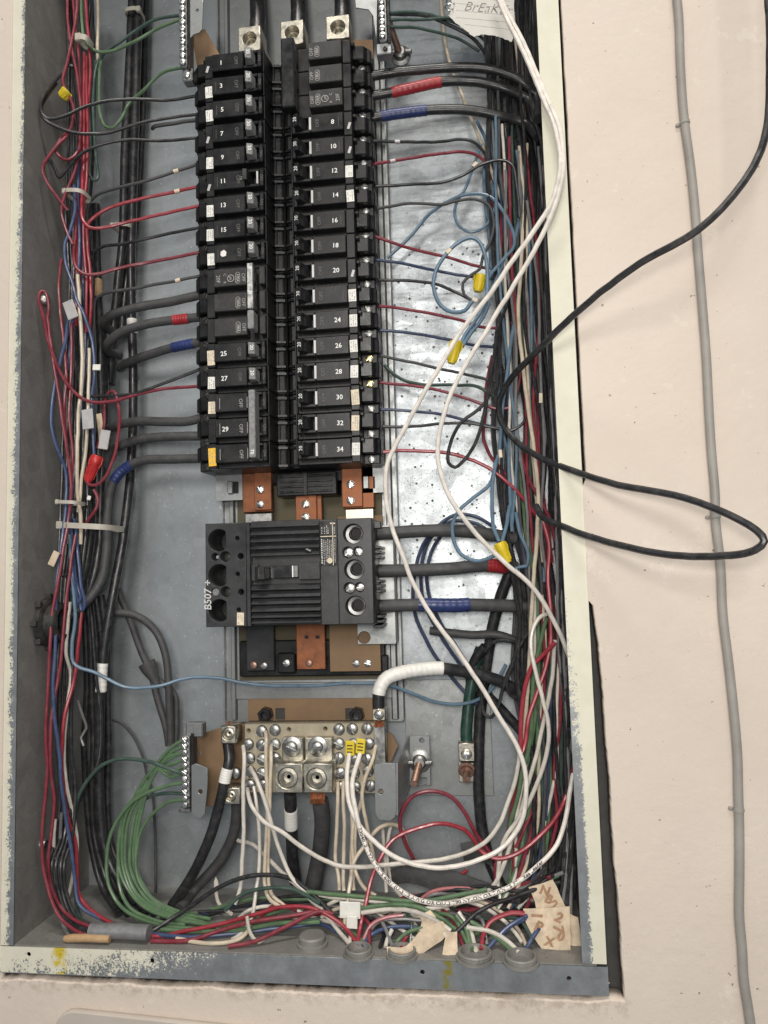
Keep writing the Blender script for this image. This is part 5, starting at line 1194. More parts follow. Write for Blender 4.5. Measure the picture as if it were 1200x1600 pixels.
# --- main breaker load cables
o = W('dusty', 6.6, 'top thick black cable leaving the big breaker', [(570,835,.075),(640,831,.078),(700,829,.082),(750,833,.09),(805,842,.1)], group='load cables of the big breaker')
o = W('dusty', 6.6, 'middle thick black cable of the big breaker ending in red tape', [(570,893,.075),(640,891,.078),(700,889,.082),(760,884,.09),(808,887,.1)], group='load cables of the big breaker'); tape(o, (757, 884), (790, 885), 'tape_red')
o = W('dusty', 6.6, 'bottom thick black cable of the big breaker with blue tape', [(570,948,.075),(640,946,.078),(700,946,.082),(760,945,.09),(825,948,.1)], group='load cables of the big breaker'); tape(o, (655, 946), (735, 945), 'tape_blue', wraps=8)
o = W('black', 6.2, 'black cable wrapped in white tape bending down into the small lug', [(592,1122,.07),(591,1100,.07),(593,1078,.07),(603,1060,.072),(627,1050,.076),(660,1046,.082),(692,1045,.086),(740,1052,.094),(780,1064,.1),(825,1092,.112)]); tape(o, (592, 1084), (690, 1045), 'tape_white', wraps=14, extra=.0009)
W('black', 6.0, 'thick black cable dropping down the right of the back panel', [(800,885,.106),(783,930,.11),(770,980,.114),(760,1035,.118),(752,1100,.12),(748,1180,.12),(748,1250,.12),(754,1300,.12),(768,1352,.116),(785,1390,.11)])
W('deep_green', 6.2, 'dark green cable dropping into the ground lug', [(752,1012,.118),(744,1035,.118),(737,1065,.116),(732,1105,.114),(729,1140,.112),(729,1166,.112)])
W('black', 5.2, 'black cable crossing above the white taped cable', [(758,1010,.11),(742,1030,.114),(735,1060,.118),(738,1090,.122)])
st = W('dusty', 4.4, 'dusty torn cable strap below the blue taped cable', [(672,986,.112),(700,989,.11),(735,992,.106),(775,992,.104),(815,1004,.108)]); 
W('black', 2.2, 'glossy black wire arching over the dusty strap', [(758,1018,.1),(772,1003,.096),(795,1001,.094),(822,1012,.098),(835,1025,.1)])
W('black', 2.0, 'black wire in a long drop right of the lower yellow connector', [(800,890,.084),(806,930,.084),(813,970,.084),(811,1002,.084),(800,1040,.084),(791,1068,.084),(797,1086,.086),(812,1093,.09)])
W('black', 2.0, 'glossy black wire hooking below the white taped cable', [(832,980,.088),(816,1003,.086),(802,1035,.084),(788,1070,.084),(777,1105,.084),(768,1121,.084),(757,1116,.086),(753,1095,.09),(752,1040,.1)])
W('black', 5.0, 'black cable slanting to the lower right behind the white wire', [(760,1085,.12),(790,1115,.12),(820,1150,.12),(840,1180,.118)])
# --- right bundle, lower
W('bright_red', 2.4, 'bright red wire in a long V at the right bundle', [(868,1003,.07),(846,1026,.068),(830,1042,.066),(821,1072,.064),(815,1112,.062),(813,1155,.06),(815,1178,.06),(820,1160,.062),(826,1120,.064),(840,1080,.068),(852,1045,.072),(860,1005,.074),(861,960,.076),(856,900,.08),(858,850,.084),(848,815,.088)])
W('white', 2.3, 'white wire with a crook at the top of the lower right bundle', [(862,958,.07),(846,962,.066),(834,980,.064),(830,1010,.062),(838,1052,.06),(848,1092,.06),(857,1130,.06),(857,1165,.06),(844,1212,.062),(828,1250,.064),(808,1282,.066),(792,1304,.068),(783,1330,.07),(778,1380,.066),(782,1410,.06)])
W('white', 2.3, 'white wire nearest the flange in the lower right bundle', [(868,1000,.08),(862,1060,.078),(851,1120,.076),(840,1175,.074),(828,1215,.074),(816,1262,.074),(803,1300,.072),(790,1345,.07),(770,1385,.062),(730,1405,.052),(680,1418,.044),(620,1420,.04)])
W('green', 2.2, 'light green wire inside the lower right bundle', [(855,965,.076),(842,1010,.074),(834,1070,.072),(831,1110,.072),(826,1165,.072),(814,1215,.074),(806,1258,.076),(796,1300,.078),(800,1350,.078),(790,1400,.07)])
W('green', 2.2, 'second green wire twisted in the lower right bundle', [(846,1000,.082),(838,1060,.08),(836,1120,.08),(826,1180,.082),(812,1235,.084),(802,1290,.086),(806,1360,.086),(790,1420,.07),(730,1470,.04)])
W('green', 2.0, 'green wire close to the right wall near the taped flag', [(858,1180,.085),(860,1230,.084),(856,1300,.08),(851,1370,.07),(848,1420,.06)])
W('dark_green', 2.0, 'dark green wire along the right side wall', [(866,1010,.095),(868,1070,.094),(876,1115,.094),(878,1180,.094),(874,1250,.09)])
W('red', 2.2, 'upper red loop below the bent bracket', [(776,1345,.085),(757,1322,.084),(742,1300,.082),(727,1270,.08),(705,1246,.078),(676,1236,.076),(647,1243,.074),(631,1262,.074),(625,1287,.076),(632,1312,.08),(650,1350,.09),(662,1372,.096)])
W('bright_red', 2.3, 'lower red loop running down to the floor joint', [(745,1318,.076),(727,1298,.074),(692,1287,.07),(652,1293,.066),(616,1311,.06),(596,1336,.054),(581,1372,.048),(571,1412,.04),(563,1450,.032),(558,1478,.026)])
W('bright_red', 2.4, 'thick red wire sweeping to the right wall', [(897,1195,.07),(890,1225,.07),(880,1254,.068),(860,1288,.066),(832,1316,.064),(802,1336,.062),(777,1342,.062),(757,1334,.064),(745,1320,.068)])
W('red', 1.9, 'thin red wire end in front of the right back panel', [(853,1243,.09),(838,1252,.086),(828,1275,.08),(815,1305,.074),(806,1325,.07)])
W('red', 2.2, 'red wire going down to the floor behind the white print wire', [(815,1170,.085),(805,1230,.086),(796,1290,.086),(788,1320,.084),(775,1350,.08),(773,1390,.076),(760,1410,.07),(712,1428,.056),(690,1430,.05)])
W('red', 2.2, 'red wire dropping along the lower right bundle to the floor', [(806,1310,.076),(803,1345,.074),(798,1385,.07),(782,1405,.064),(745,1420,.054),(715,1423,.048)])
W('pink', 2.0, 'red arc lying behind the print wire at the bottom right', [(655,1408,.06),(672,1396,.062),(700,1388,.064),(735,1389,.064),(770,1396,.062)])
W('bright_red', 2.4, 'red wire bending into the right floor connector', [(820,1428,.03),(800,1428,.03),(780,1432,.03),(765,1442,.028),(756,1460,.024),(752,1490,.016)])
W('green', 2.3, 'green wire across the floor above the conduit connectors', [(480,1394,.046),(530,1397,.044),(600,1404,.042),(660,1407,.042),(720,1398,.044),(760,1390,.05)])
W('green', 2.3, 'green wire bending down into a floor connector', [(560,1420,.038),(620,1414,.038),(660,1420,.036),(690,1436,.034),(712,1452,.03)])
W('white', 2.2, 'white wire beside the green wire along the floor', [(565,1427,.034),(610,1420,.034),(650,1426,.032),(680,1438,.03),(705,1455,.026)])
W('dark_green', 2.1, 'dark green wire arching behind the red floor wire', [(352,1422,.046),(372,1402,.05),(398,1391,.052),(425,1387,.052),(455,1389,.05),(478,1398,.046),(500,1412,.04)])
W('black', 2.4, 'black wire arching from the left floor over the white wires', [(236,1456,.034),(285,1425,.044),(340,1388,.05),(380,1371,.054),(415,1367,.056),(450,1371,.054),(478,1388,.05),(505,1412,.044),(530,1440,.036)])
W('green', 2.2, 'green wire along the floor behind the cable tie', [(290,1440,.042),(340,1446,.038),(395,1440,.036),(440,1432,.036),(480,1428,.036)])
W('green', 2.2, 'lower green wire along the floor behind the cable tie', [(250,1452,.034),(310,1456,.03),(380,1452,.028),(440,1442,.03),(500,1440,.03)])
W('cream', 2.0, 'cream wire drooping below the silver sleeve', [(275,1466,.022),(310,1478,.012),(350,1478,.012),(378,1465,.02),(392,1446,.03)])
W('blue', 2.0, 'blue wire arching right of the red floor joint', [(566,1480,.022),(578,1462,.026),(600,1451,.03),(630,1446,.032),(660,1450,.03)])
W('pink', 2.0, 'pinkish wire right of the red floor joint', [(568,1470,.026),(580,1445,.03),(600,1434,.032),(630,1430,.034)])
W('grey', 2.0, 'grey wire right of the red floor joint', [(575,1458,.03),(592,1440,.034),(625,1435,.034),(665,1438,.034)])
W('green', 2.1, 'green wire curling into a connector by the masking tape', [(617,1488,.016),(622,1470,.02),(636,1458,.024),(655,1450,.028),(690,1446,.03)])
W('bright_red', 2.1, 'short red wire in the connector behind the masking tape', [(627,1486,.018),(632,1470,.022),(642,1455,.028)])
W('white', 2.1, 'short white wire standing in a floor connector', [(603,1486,.016),(606,1468,.02),(612,1452,.026)])
W('green', 2.3, 'green wire entering the middle floor connector', [(712,1430,.034),(728,1452,.028),(735,1475,.02),(739,1494,.014)])
W('white', 2.2, 'white wire entering the middle floor connector', [(716,1424,.036),(734,1452,.03),(741,1478,.022),(744,1495,.014)])
W('green', 2.2, 'green wire slanting into the right floor connector', [(735,1440,.03),(765,1455,.026),(790,1475,.018),(803,1494,.012)])
W('white', 2.2, 'white wire slanting into the right floor connector', [(730,1448,.028),(770,1456,.024),(797,1474,.018),(811,1494,.012)])
W('blue', 2.2, 'blue wire in the right floor connector beside the flag', [(818,1494,.014),(824,1480,.018),(832,1466,.022),(842,1450,.028)])
for k in range(3):
    W('blue', 1.9, 'blue wire of the small group slanting behind the taped flag', [(764+k*3,1480-k*2,.02),(780+k*2,1462-k*3,.024),(798+k*2,1447-k*3,.028),(822+k,1434-k*2,.032)], group='blue wires behind the flag')
W('black', 2.2, 'thin black wire running diagonally to the taped flag', [(713,1456,.026),(740,1430,.032),(770,1414,.036),(800,1402,.04),(840,1388,.046)])
W('bright_red', 2.0, 'bright red wire end low behind the bracket loops', [(682,1385,.09),(705,1374,.092),(730,1360,.096)])
W('cream', 2.2, 'cream wire running down the length of the right bundle', [(823,225,.095),(819,330,.092),(812,430,.088),(810,500,.086),(815,562,.082),(825,632,.078),(834,700,.075),(841,770,.072),(840,830,.07),(835,900,.07),(831,960,.07),(826,1035,.072),(822,1100,.076),(818,1160,.08)])
W('cream', 2.0, 'cream wire slanting down across the upper right back panel', [(689,-15,.116),(692,40,.116),(700,90,.114),(722,150,.112),(750,220,.106),(780,300,.1),(797,352,.096)])
W('cream', 2.0, 'cream wire behind the paper note at upper right', [(802,20,.1),(806,70,.1),(812,120,.1),(816,180,.1)])
for k, pts in enumerate(([(764,300,.105),(772,350,.105),(776,400,.104),(774,440,.104)], [(786,270,.1),(784,320,.1),(782,380,.1),(778,430,.1)], [(770,555,.112),(760,600,.112),(758,650,.112),(755,680,.11),(765,710,.108),(785,735,.106),(812,770,.104)], [(826,490,.1),(818,545,.1),(826,620,.1),(838,700,.098),(846,760,.096)], [(812,700,.09),(822,740,.088),(840,775,.088),(858,810,.09),(870,860,.092)], [(830,560,.104),(840,640,.1),(842,720,.098),(852,800,.098),(862,880,.098)])):
    W('red', 2.0, 'red wire half hidden in the right bundle', pts, group='red wires of the right bundle')
for k, pts in enumerate(([(806,700,.1),(816,780,.098),(822,840,.096),(834,900,.094)], [(815,770,.1),(828,850,.098),(838,920,.096)])):
    W('green', 1.8, 'thin green wire in the right bundle', pts, group='green wires of the right bundle')
W('dark_green', 1.8, 'dark green wire at the top screw of the upper right bar', [(607,20,.058),(650,20,.07),(690,28,.08),(735,45,.09),(765,70,.1)], group='green wires of the upper right ground bar')
W('dark_green', 1.8, 'dark green straight wire below the top one at upper right', [(607,32,.058),(650,30,.07),(700,28,.08),(740,30,.09)], group='green wires of the upper right ground bar')
W('dark_green', 1.8, 'lowest dark green wire of the upper right ground bar', [(607,42,.058),(645,42,.07),(680,50,.08),(715,60,.09),(750,80,.1)], group='green wires of the upper right ground bar')
W('black', 2.2, 'black wire at the upper right ground bar running to the bundle', [(607,22,.062),(660,24,.074),(700,38,.084),(740,62,.094),(770,100,.102)])
# dark mass of the right bundle
for k in range(30):
    a = k/29.
    xt = 758+a*70; xm1 = 770+a*84; xm2 = 776+a*98; xb = 800+a*96; xc2 = 830+a*64
    dd = .118-.03*random.random()
    u = lambda s=5: random.uniform(-s, s)
    W('black' if k % 4 else 'dusty', 1.9, 'black wire in the dense mass along the right wall', [(xt+u(),-15 if k > 5 else 40,dd),(xt+6+u(7),150,dd),(xm1-6+u(8),260,dd),(xm1+u(8),380,dd),(xm1+4+u(9),520,dd),(xm2+u(9),660,dd),(xm2+4+u(8),800,dd),(xb+u(7),930,dd-.004),(xb+4+u(6),1060,dd-.008),(xc2+u(6),1190,dd-.012),(xc2+u(6),1300,dd-.018),(xc2-6+u(10),1400,dd-.03),(xc2-30+u(16),1450,dd-.05)], group='black wires of the right bundle')
for k in range(12):
    u = lambda s=5: random.uniform(-s, s); a = k/11.
    W('black' if k % 3 else 'grey', 1.9, 'dark wire close against the right side wall', [(846+a*8+u(),230,.08),(852+a*10+u(4),420,.08),(858+a*12+u(5),620,.078),(868+a*12+u(5),820,.076),(876+a*12+u(5),1000,.076),(884+a*10+u(4),1180,.072),(884+a*10+u(4),1320,.062),(874+a*14+u(8),1430,.04)], group='dark wires at the right side wall')
for k in range(14):
    u = lambda s=5: random.uniform(-s, s); a = k/13.
    col = ('black', 'black', 'dusty', 'green', 'black', 'red', 'grey')[k % 7]
    W(col, 2.0, {'black': 'black', 'dusty': 'black', 'green': 'green', 'red': 'red', 'grey': 'grey'}[col]+' wire tangled on the box floor behind the print wire', [(560+a*60+u(20),1428+u(6),.05+.02*random.random()),(640+a*40+u(10),1410+u(14),.06+.02*random.random()),(720+a*30+u(10),1402+u(16),.06+.02*random.random()),(800+a*20,1400+u(24),.05+.02*random.random()),(850+a*30,1380+u(30),.05)], group='tangled floor wires')
for k in range(6):
    u = lambda s=5: random.uniform(-s, s)
    W(('black', 'dusty', 'black', 'green', 'black', 'navy')[k], 2.1, ('black', 'black', 'black', 'green', 'black', 'dark blue')[k]+' wire lying along the back of the floor below the neutral plate', [(250+k*12,1432+u(4),.05),(320+u(10),1424+u(8),.06),(400+u(8),1412+u(10),.064),(470+u(8),1408+u(10),.066),(540+u(10),1412+u(8),.06),(610,1416+u(8),.054)], group='floor wires below the neutral plate')

# finer coloured strands over the dark mass
for k in range(12):
    u = lambda s=6: random.uniform(-s, s); a = k/11.
    col = ('grey', 'light_blue', 'white', 'navy', 'grey', 'red', 'dark_green', 'grey', 'cream', 'light_blue', 'red', 'grey')[k]
    nm = {'grey': 'grey', 'light_blue': 'blue', 'white': 'white', 'navy': 'dark blue', 'red': 'red', 'dark_green': 'green', 'cream': 'cream'}[col]
    y0 = 180+u(60)+k*8; x0 = 768+a*60; dd = .086+.012*random.random()
    W(col, 1.7, 'thin '+nm+' strand over the black right bundle, '+('leftmost', 'far left', 'left', 'left of middle', 'left middle', 'middle left', 'middle right', 'right middle', 'right of middle', 'right', 'far right', 'rightmost')[k]+' of its group', [(x0+u(),y0,dd),(x0+6+u(8),y0+130,dd),(x0+12+u(9),y0+260,dd),(x0+18+u(9),y0+390,dd),(x0+26+u(9),y0+520,dd),(x0+34+u(8),y0+650,dd)], group='thin strands over the right bundle')
for k in range(16):
    u = lambda s=6: random.uniform(-s, s); a = k/15.
    col = ('white', 'green', 'red', 'black', 'grey', 'white', 'dark_green', 'cream')[k % 8]
    nm = {'grey': 'grey', 'white': 'white', 'black': 'black', 'red': 'red', 'dark_green': 'dark green', 'cream': 'cream', 'green': 'green'}[col]
    x0 = 420+a*300
    W(col, 1.9, nm+' wire in the loose tangle above the floor connectors', [(x0-70+u(20),1438+u(8),.04+.02*random.random()),(x0-30,1424+u(12),.05),(x0+20,1418+u(14),.055),(x0+70,1424+u(14),.05),(x0+105+u(20),1446+u(12),.036),(x0+118+u(20),1476+u(8),.02)], group='loose tangle above the floor')

for k in range(8):
    u = lambda s=6: random.uniform(-s, s); a = k/7.
    col = ('white', 'green', 'red', 'cream', 'dark_green', 'navy', 'white', 'red')[k]
    nm = {'white': 'white', 'red': 'red', 'dark_green': 'dark green', 'cream': 'cream', 'green': 'green', 'navy': 'dark blue'}[col]
    W(col, 1.9, nm+' wire among the lower right bundle beside the long red V', [(836+a*34+u(4),930,.088),(838+a*36+u(6),1020,.084),(832+a*44+u(6),1110,.082),(826+a*46+u(6),1200,.082),(812+a*52+u(7),1290,.078),(800+a*50+u(8),1370,.066),(770+a*50+u(14),1420,.05)], group='coloured wires of the lower right bundle')
# --- cables in front of the wall
o = W('black', 3.05, 'black coaxial cable looping out of the panel over the wall', [(1170,-420,-.09),(1188,-220,-.10),(1200,-20,-.10),(1203,100,-.10),(1200,190,-.10),(1184,243,-.10),(1150,300,-.10),(1090,360,-.095),(1000,412,-.075),(910,480,-.045),(835,553,-.008),(795,597,.022),(780,632,.036),(788,668,.04),(822,702,.026),(882,731,-.002),(960,756,-.03),(1060,776,-.055),(1140,804,-.075),(1184,830,-.085),(1195,846,-.088),(1180,860,-.085),(1120,868,-.072),(1050,867,-.056),(960,850,-.03),(890,826,-.006),(848,808,.016),(838,790,.03)], free=True, jit=.0002)
def on_wall(px, py, r): 
    p = at(px, py, -.0016); return at(px, py, -.0016-r-.0003)
gp = [(1028,-420),(1043,-220),(1056,-30),(1060,30),(1064,90),(1068,160),(1072,200),(1078,260),(1085,330),(1091,410),(1097,480),(1103,560),(1107,630),(1111,700),(1117,770),(1119,815),(1124,880),(1131,960),(1138,1040),(1146,1110),(1152,1180),(1155,1240),(1156,1290),(1155,1360),(1156,1430),(1158,1480),(1163,1530),(1170,1580),(1177,1640),(1186,1780),(1192,1950)]
path = spline([on_wall(x, y, .0038)+Vector((random.uniform(-.0009, .0009), -random.uniform(0, .0010), 0)) for x, y in gp])
gc = MB().tube(path, .0037, 14).build('grey_cable', 'cable_grey', None, True, loc=path[-1])
tagit(gc, 'grey round cable clipped vertically down the cream wall', 'cable'); PATHS[gc.name] = (path, .0037)
for px, py, lab in ((1070, 190, 'top'), (1118, 808, 'middle'), (1156, 1267, 'bottom')):
    i = nearest(path, px, py); c = path[i]; cl = thing('cable_clip', lab+' small grey clip holding the grey wall cable', 'cable clip', c, 'clips of the grey cable')
    d = (path[i+1]-path[i-1]).normalized()
    MB().tube([c-d*.0011, c+d*.0011], .0043, 14).build('clip_band', 'cable_grey', cl, True)
    MB().lathe([(.0016, 0), (.0016, .002), (.0008, .0026)], (c.x-.0056, -.0017, c.z), n=10).build('nail_head', 'cable_grey', cl, True)
    MB().box(c.x-.0068, c.x-.0036, -.004, -.0017, c.z-.0013, c.z+.0013, .0004).build('clip_foot', 'cable_grey', cl)

# ------------------------------------------------------------------ wire connectors, tags, ties, tape, paper
def wirenut(px0, py0, px1, py1, y, r, lab, m='wirenut_yellow'):
    a, c = at(px0, py0, y), at(px1, py1, y); ax = (c-a); L = ax.length
    t = thing('wire_connector', lab, 'wire connector', c)
    prof = [(r*.86, 0), (r, L*.04), (r*1.0, L*.30), (r*.92, L*.38), (r*.80, L*.85), (r*.62, L)]
    MB().lathe(prof, a, ax, 18).build('shell', m, t, True)
    u = ax.normalized().orthogonal().normalized(); w = ax.normalized().cross(u)
    for k in range(10):
        an = 2*math.pi*k/10; d = u*math.cos(an)+w*math.sin(an)
        p0, p1 = a+ax*.42+d*r*.90, a+ax*.88+d*r*.78
        MB().tube([p0, (p0+p1)/2+d*r*.03, p1], r*.075, 6).build('grip_rib', m, t)
    for s in (-1, 1):
        side = (AX_R-ax.normalized()*AX_R.dot(ax.normalized())).normalized()*s
        p = a+ax*.04; q = a+ax*.42
        MB().tube([p+side*r*.95, (p+q)/2+side*r*1.08, q+side*r*.92], r*.15, 8).build('wing', m, t, True)
    return t
wirenut(714, 533, 705, 568, .052, .0058, 'yellow wire connector hanging left of the right bundle')
wirenut(780, 848, 794, 879, .058, .0056, 'yellow wire connector above the red tape of a main cable')
wirenut(752, 430, 746, 456, .092, .0062, 'dull yellow wire connector behind the pale blue loop')
wirenut(106, 142, 96, 153, .042, .0060, 'yellow wire connector peeking out of the upper left bundle')
wirenut(153, 712, 137, 752, .055, .0060, 'red wire connector in the red loop at left', 'wirenut_red')
def tag_plate(px, py, w, h, y, ang, lab, m, cat='tag'):
    return flag(px, py, w, h, y, ang, lab, m, cat, False, 'tag', .0016)
tag_plate(110, 484, .0115, .0200, .042, -.35, 'upper silver grey tag on the left bundle', 'tag_grey')
tag_plate(137, 655, .0120, .0205, .046, -.08, 'silver grey tag left of the tan tape, mid left bundle', 'tag_grey')
tag_plate(163, 687, .0105, .0200, .058, .18, 'lowest silver grey tag beside the red loop', 'tag_grey')
tag_plate(157, 668, .0060, .0300, .066, -.12, 'tan tape strip between two silver tags', 'tape_masking', 'tape')
tag_plate(151, 574, .0085, .0062, .052, .06, 'tiny white printed marker on the left bundle', 'label_white', 'marker')
tag_plate(84, 873, .0070, .0150, .030, .45, 'tan paper tag sticking out left of the red wires', 'tape_masking', 'tag')
tag_plate(139, 778, .0040, .0045, .055, .3, 'tiny white marker below the red connector', 'label_white', 'marker')
tag_plate(547, 1422, .0190, .0145, .034, .02, 'dusty white paper tag on the wires below the neutral plate', 'label_white', 'tag')
tag_plate(550, 1441, .0100, .0110, .030, .05, 'small white tag hanging below the dusty white tag', 'label_white', 'tag')
tag_plate(845, 622, .0036, .0100, .080, .05, 'tiny ivory marker at the right bundle', 'label_ivory', 'marker')
tag_plate(782, 709, .0036, .0080, .076, -.05, 'tiny ivory marker on the blue wires', 'label_ivory', 'marker')
tag_plate(742, 469, .0060, .0040, .088, .1, 'small white splice at the pale blue loop', 'label_ivory', 'marker')
tag_plate(701, 392, .0060, .0040, .070, -.7, 'small ivory splice on the pale blue loop', 'label_ivory', 'marker')
tag_plate(742, 257, .0060, .0040, .097, -.8, 'small ivory splice on the small blue coil', 'label_ivory', 'marker')
band(122, 306, .020, .0042, .056, .10, 'nylon tie round the upper left bundle beside breaker 11', head='l', depth=.012)
band(134, 66, .010, .0060, .052, .25, 'knobbly nylon tie at the top of the left bundle', head='l', depth=.008)
band(211, 25, .0165, .0046, .1055, -.05, 'nylon tie at the top of the thick left cables', head='r', depth=.011)
band(194, 357, .0200, .0040, .1050, .06, 'nylon tie round the thick cables beside breaker 15', head='l', depth=.010)
band(112, 786, .020, .0034, .046, .07, 'thin nylon tie round the left wires above the wide tie', head='l', depth=.012)
band(146, 824, .0520, .0055, .066, .08, 'wide nylon tie round wires and black cables at left', head='l', depth=.026)
# the loose tie in the floor wires is a hook of nylon
path = spline([at(386, 1432, .026), at(389, 1452, .02), at(396, 1466, .016), at(405, 1472, .014), at(413, 1466, .018)])
tt = MB().tube(path, .0017, 8).build('cable_tie', 'tie_nylon', None, True, loc=path[0]); tagit(tt, 'hooked nylon tie tail over the red floor wires', 'cable tie', 'nylon cable ties')
# silver tape sleeve and tan cable end at the lower left corner
a = [fit(142, 1456, .018, .008), fit(170, 1462, .016, .008), fit(200, 1468, .014, .008), fit(233, 1474, .013, .008)]
sl = MB().tube(spline(a), .0068, 16).build('tape_sleeve', 'tape_silver', None, True, loc=a[0]); tagit(sl, 'silver taped sleeve over red wires in the lower left corner', 'tape')
a = [fit(101, 1474, .008, .003), fit(130, 1474, .008, .004), fit(172, 1468, .008, .004)]
tc = MB().tube(spline(a), [.0026]+[.0036]*(len(spline(a))-1), 12).build('cable_end', 'wire_tan', None, True, loc=a[0]); tagit(tc, 'short tan cable end lying in the lower left corner', 'cable')

def ribbon(name, pts, widths, m, lab, cat, thick=.0006, parent=None):
    """pts: 3D centre line, widths: vector from centre to the right edge at each point"""
    P = [Vector(p) for p in pts]; n = 10; C_ = spline(P, .006); Wd = [Vector(w) for w in widths]
    k = len(C_); b = MB(); vs = []; fs = []
    for i, c in enumerate(C_):
        t = i/(k-1)*(len(Wd)-1); j = min(int(t), len(Wd)-2); w = Wd[j].lerp(Wd[j+1], t-j)
        for s in (-1, -.5, 0, .5, 1):
            z = Vector((0, -math.cos(s*1.5)*.0012+random.uniform(-.0003, .0003), 0))
            e = w*(s*(1+random.uniform(-.03, .03))); vs.append(c+e+z)
    nv = len(vs); vs += [v+Vector((0, thick, 0)) for v in vs]
    for i in range(k-1):
        for s in range(4):
            q = i*5+s; fs.append((q, q+1, q+6, q+5)); fs.append((nv+q, nv+q+5, nv+q+6, nv+q+1))
    for i in range(k-1): fs.append((i*5, i*5+5, nv+i*5+5, nv+i*5)); fs.append((i*5+4, nv+i*5+4, nv+i*5+9, i*5+9))
    for i in (0, k-1):
        for s in range(4): fs.append((i*5+s, nv+i*5+s, nv+i*5+s+1, i*5+s+1))
    b.add(vs, fs); o = b.build(name, m, parent, True, loc=P[0] if parent is None else None)
    if parent is None: tagit(o, lab, cat)
    return o
def hw(x0, y0, x1, y1, y): return (at(x1, y1, y)-at(x0, y0, y))*.5
tf = thing('taped_flag', 'folded masking tape flag with brown pen letters at the bottom right', 'tape', at(868, 1506, .03))
ribbon('tape_strip', [at(845, 1380, .046), at(856, 1405, .042), at(865, 1432, .038)], [hw(826, 1384, 864, 1372, .046), hw(836, 1408, 876, 1400, .042), hw(840, 1436, 888, 1426, .038)], 'tape_masking', '', '', parent=tf)
ribbon('tape_strip', [at(854, 1418, .034), at(856, 1440, .030), at(866, 1470, .026), at(878, 1506, .024)], [hw(816, 1428, 890, 1424, .034), hw(822, 1445, 890, 1440, .03), hw(842, 1476, 888, 1468, .026), hw(864, 1508, 894, 1504, .024)], 'tape_masking', '', '', parent=tf)
ribbon('tape_strip', [at(896, 1430, .036), at(900, 1462, .034), at(899, 1503, .032)], [hw(888, 1428, 902, 1434, .036), hw(890, 1462, 906, 1464, .034), hw(886, 1504, 906, 1502, .032)], 'tape_masking', '', '', parent=tf)
mat('pen_brown', (.38,.23,.14), .8, var=.3, scale=300)
for ch, px, py, y, sz, an in (('N', 851, 1392, .0405, .011, .3), ('B', 857, 1405, .0375, .011, .35), ('2', 866, 1414, .0355, .010, .2), ('1', 838, 1430, .028, .013, 1.5), ('2', 873, 1434, .0275, .012, .5), ('P', 841, 1448, .0255, .012, .4), ('7', 872, 1451, .0245, .012, 1.5), ('0', 876, 1464, .0230, .011, .3), ('X', 858, 1472, .0222, .010, .2)):
    lettering('pen_letter', ch, sz, 'pen_brown', tf, at(px, py, y-.002), an, .1, .0005)
ribbon('masking_tape', [at(606, 1490, .004), at(640, 1488, .008), at(662, 1470, .014), at(680, 1458, .022), at(698, 1446, .028)], [hw(602, 1478, 606, 1500, .004), hw(636, 1480, 642, 1498, .008), hw(654, 1462, 672, 1484, .014), hw(668, 1449, 690, 1474, .022), hw(690, 1442, 704, 1456, .028)], 'tape_masking', 'dirty masking tape strip curling over the bottom flange', 'tape')
ribbon('masking_tape', [at(706, 1456, .024), at(704, 1480, .014), at(704, 1502, .006)], [hw(698, 1456, 714, 1456, .024), hw(694, 1480, 716, 1482, .014), hw(690, 1500, 718, 1504, .006)], 'tape_masking', 'short masking tape piece right of the curling strip', 'tape')
ribbon('masking_tape', [at(662, 1426, .034), at(672, 1440, .03), at(668, 1456, .026)], [hw(652, 1432, 672, 1424, .034), hw(660, 1440, 686, 1442, .03), hw(656, 1454, 682, 1458, .026)], 'tape_masking', 'crumpled masking tape bit behind the curling strip', 'tape')
# torn black rag of cable jacket behind the white wires
ribbon('torn_sheath', [at(612, 1372, .085), at(640, 1366, .08), at(690, 1378, .078), at(760, 1392, .076), at(800, 1402, .074)], [hw(608, 1362, 612, 1385, .085), hw(636, 1354, 644, 1386, .08), hw(690, 1358, 690, 1400, .078), hw(760, 1378, 760, 1404, .076), hw(800, 1396, 800, 1408, .074)], 'wire_dusty', 'torn dusty black cable sheath behind the long white wires', 'cable sheath', .002)
ribbon('torn_sheath', [at(722, 1332, .108), at(748, 1330, .106), at(768, 1342, .106)], [hw(716, 1326, 722, 1352, .108), hw(744, 1320, 748, 1352, .106), hw(764, 1332, 772, 1358, .106)], 'wire_dusty', 'dark torn sheath scrap near the right red loops', 'cable sheath', .002)
# paper note, torn lower edge, at the top right
NYP = .052
rr = random.Random(11)
edge = [(703, -40), (706, 5), (702, 12), (705, 18), (700, 24), (712, 36), (726, 46), (733, 52), (740, 57), (752, 54), (770, 55), (785, 59), (797, 64), (799, 66), (803, 56), (803, 20), (806, -40)]
fine = []
for (x0, y0), (x1, y1) in zip(edge, edge[1:]):
    for k in range(5): t = k/5; fine.append((x0+(x1-x0)*t+rr.uniform(-.8, .8), y0+(y1-y0)*t+rr.uniform(-.8, .8)))
note = thing('paper_note', 'torn lined paper note with handwriting at the top right', 'paper', at(755, 60, NYP))
plate('sheet', 'paper', note, pxpoly(fine, NYP), [], NYP, NYP+.0005)
mat('rule_blue', (.42,.43,.44), .8)
for k in range(6):
    y0 = -8+k*11; a, c = at(712+max(0, (k-3)*14), y0+2, NYP), at(797, y0+10, NYP)
    if y0 > 42: continue
    MB().tube([a-Vector((0, .0001, 0)), c-Vector((0, .0001, 0))], .00012, 4).build('ruled_line', 'rule_blue', note)
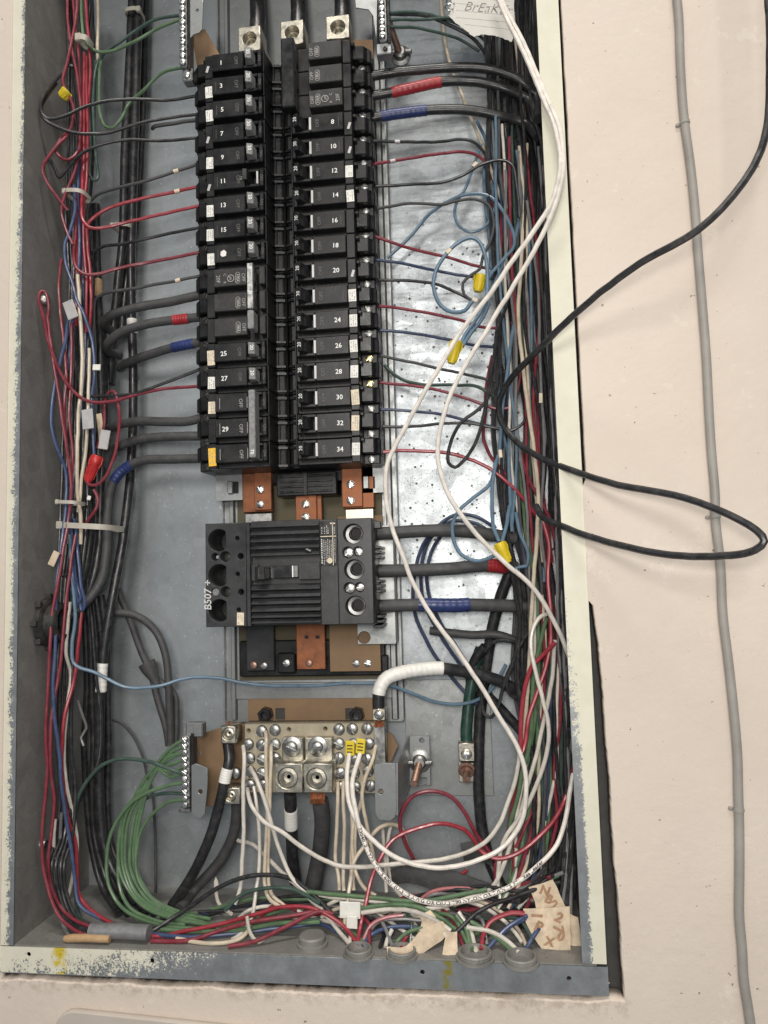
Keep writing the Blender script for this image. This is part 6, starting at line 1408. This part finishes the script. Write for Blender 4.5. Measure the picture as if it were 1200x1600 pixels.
lettering('handwriting', 'BrEaKEr', .0140, 'faint_ink', note, at(762, 13, NYP-.0003), .22, .25, -.00025)
# clear black plastic behind the note: two spiral curls of its binding
for px, py in ((704, 6), (702, 15)):
    q = at(px, py, NYP-.001); MB().tube([q+Vector((.004*math.cos(t), .003*math.sin(t)-.001, .0006*t)) for t in [i*.4 for i in range(14)]], .0006, 6).build('binding_curl', 'steel', note, True)
# cover plate at the bottom left of the wall
a = at(95, 1600, -.003); c = at(300, 1603, -.003)
rr_ = .018
pts = []
zt = at(140, 1581, -.008).z
x0, x1 = a.x-.003, a.x+.22
for k in range(9): t = math.pi-k*math.pi/16; pts.append((x0+rr_+rr_*math.cos(t), zt-rr_+rr_*math.sin(t)))
for k in range(9): t = math.pi/2-k*math.pi/16; pts.append((x1-rr_+rr_*math.cos(t), zt-.010-rr_+rr_*math.sin(t)))
pts += [(x1, zt-.25), (x0, zt-.25)]
cp = plate('cover_plate', 'plate_paint', None, pts, [], -.0085, -.0019, .0012); tagit(cp, 'rounded cream cover plate just visible at the bottom left', 'cover plate')
# plaster crumbs and dirt along the bottom gap and the floor
b = MB(); rr = random.Random(5)
for k in range(260):
    x = rr.uniform(0, .53); y = rr.uniform(.004, .026); z = -.0236; s = rr.uniform(.0005, .0018)
    b.box(x-s, x+s, y-s, y+s, z, z+s*1.2)
tagit(b.build('plaster_crumbs', 'painted_plaster', None), 'pale plaster crumbs in the gap below the box', 'debris', kind='stuff')
b = MB()
for k in range(500):
    x = rr.uniform(.01, .50); y = rr.uniform(.006, .12); s = rr.uniform(.0002, .0009)
    a0 = rr.uniform(0, 6); b.add([(x+s*rr.uniform(.6, 1.5)*math.cos(a0+k_*1.05), y+s*rr.uniform(.6, 1.5)*math.sin(a0+k_*1.05), .0001) for k_ in range(6)]+[(x, y, .0001+s*.7)], [(i_, (i_+1) % 6, 6) for i_ in range(6)])
tagit(b.build('floor_debris', 'floor_dust', None), 'dust and scraps on the floor of the box', 'debris', kind='stuff')
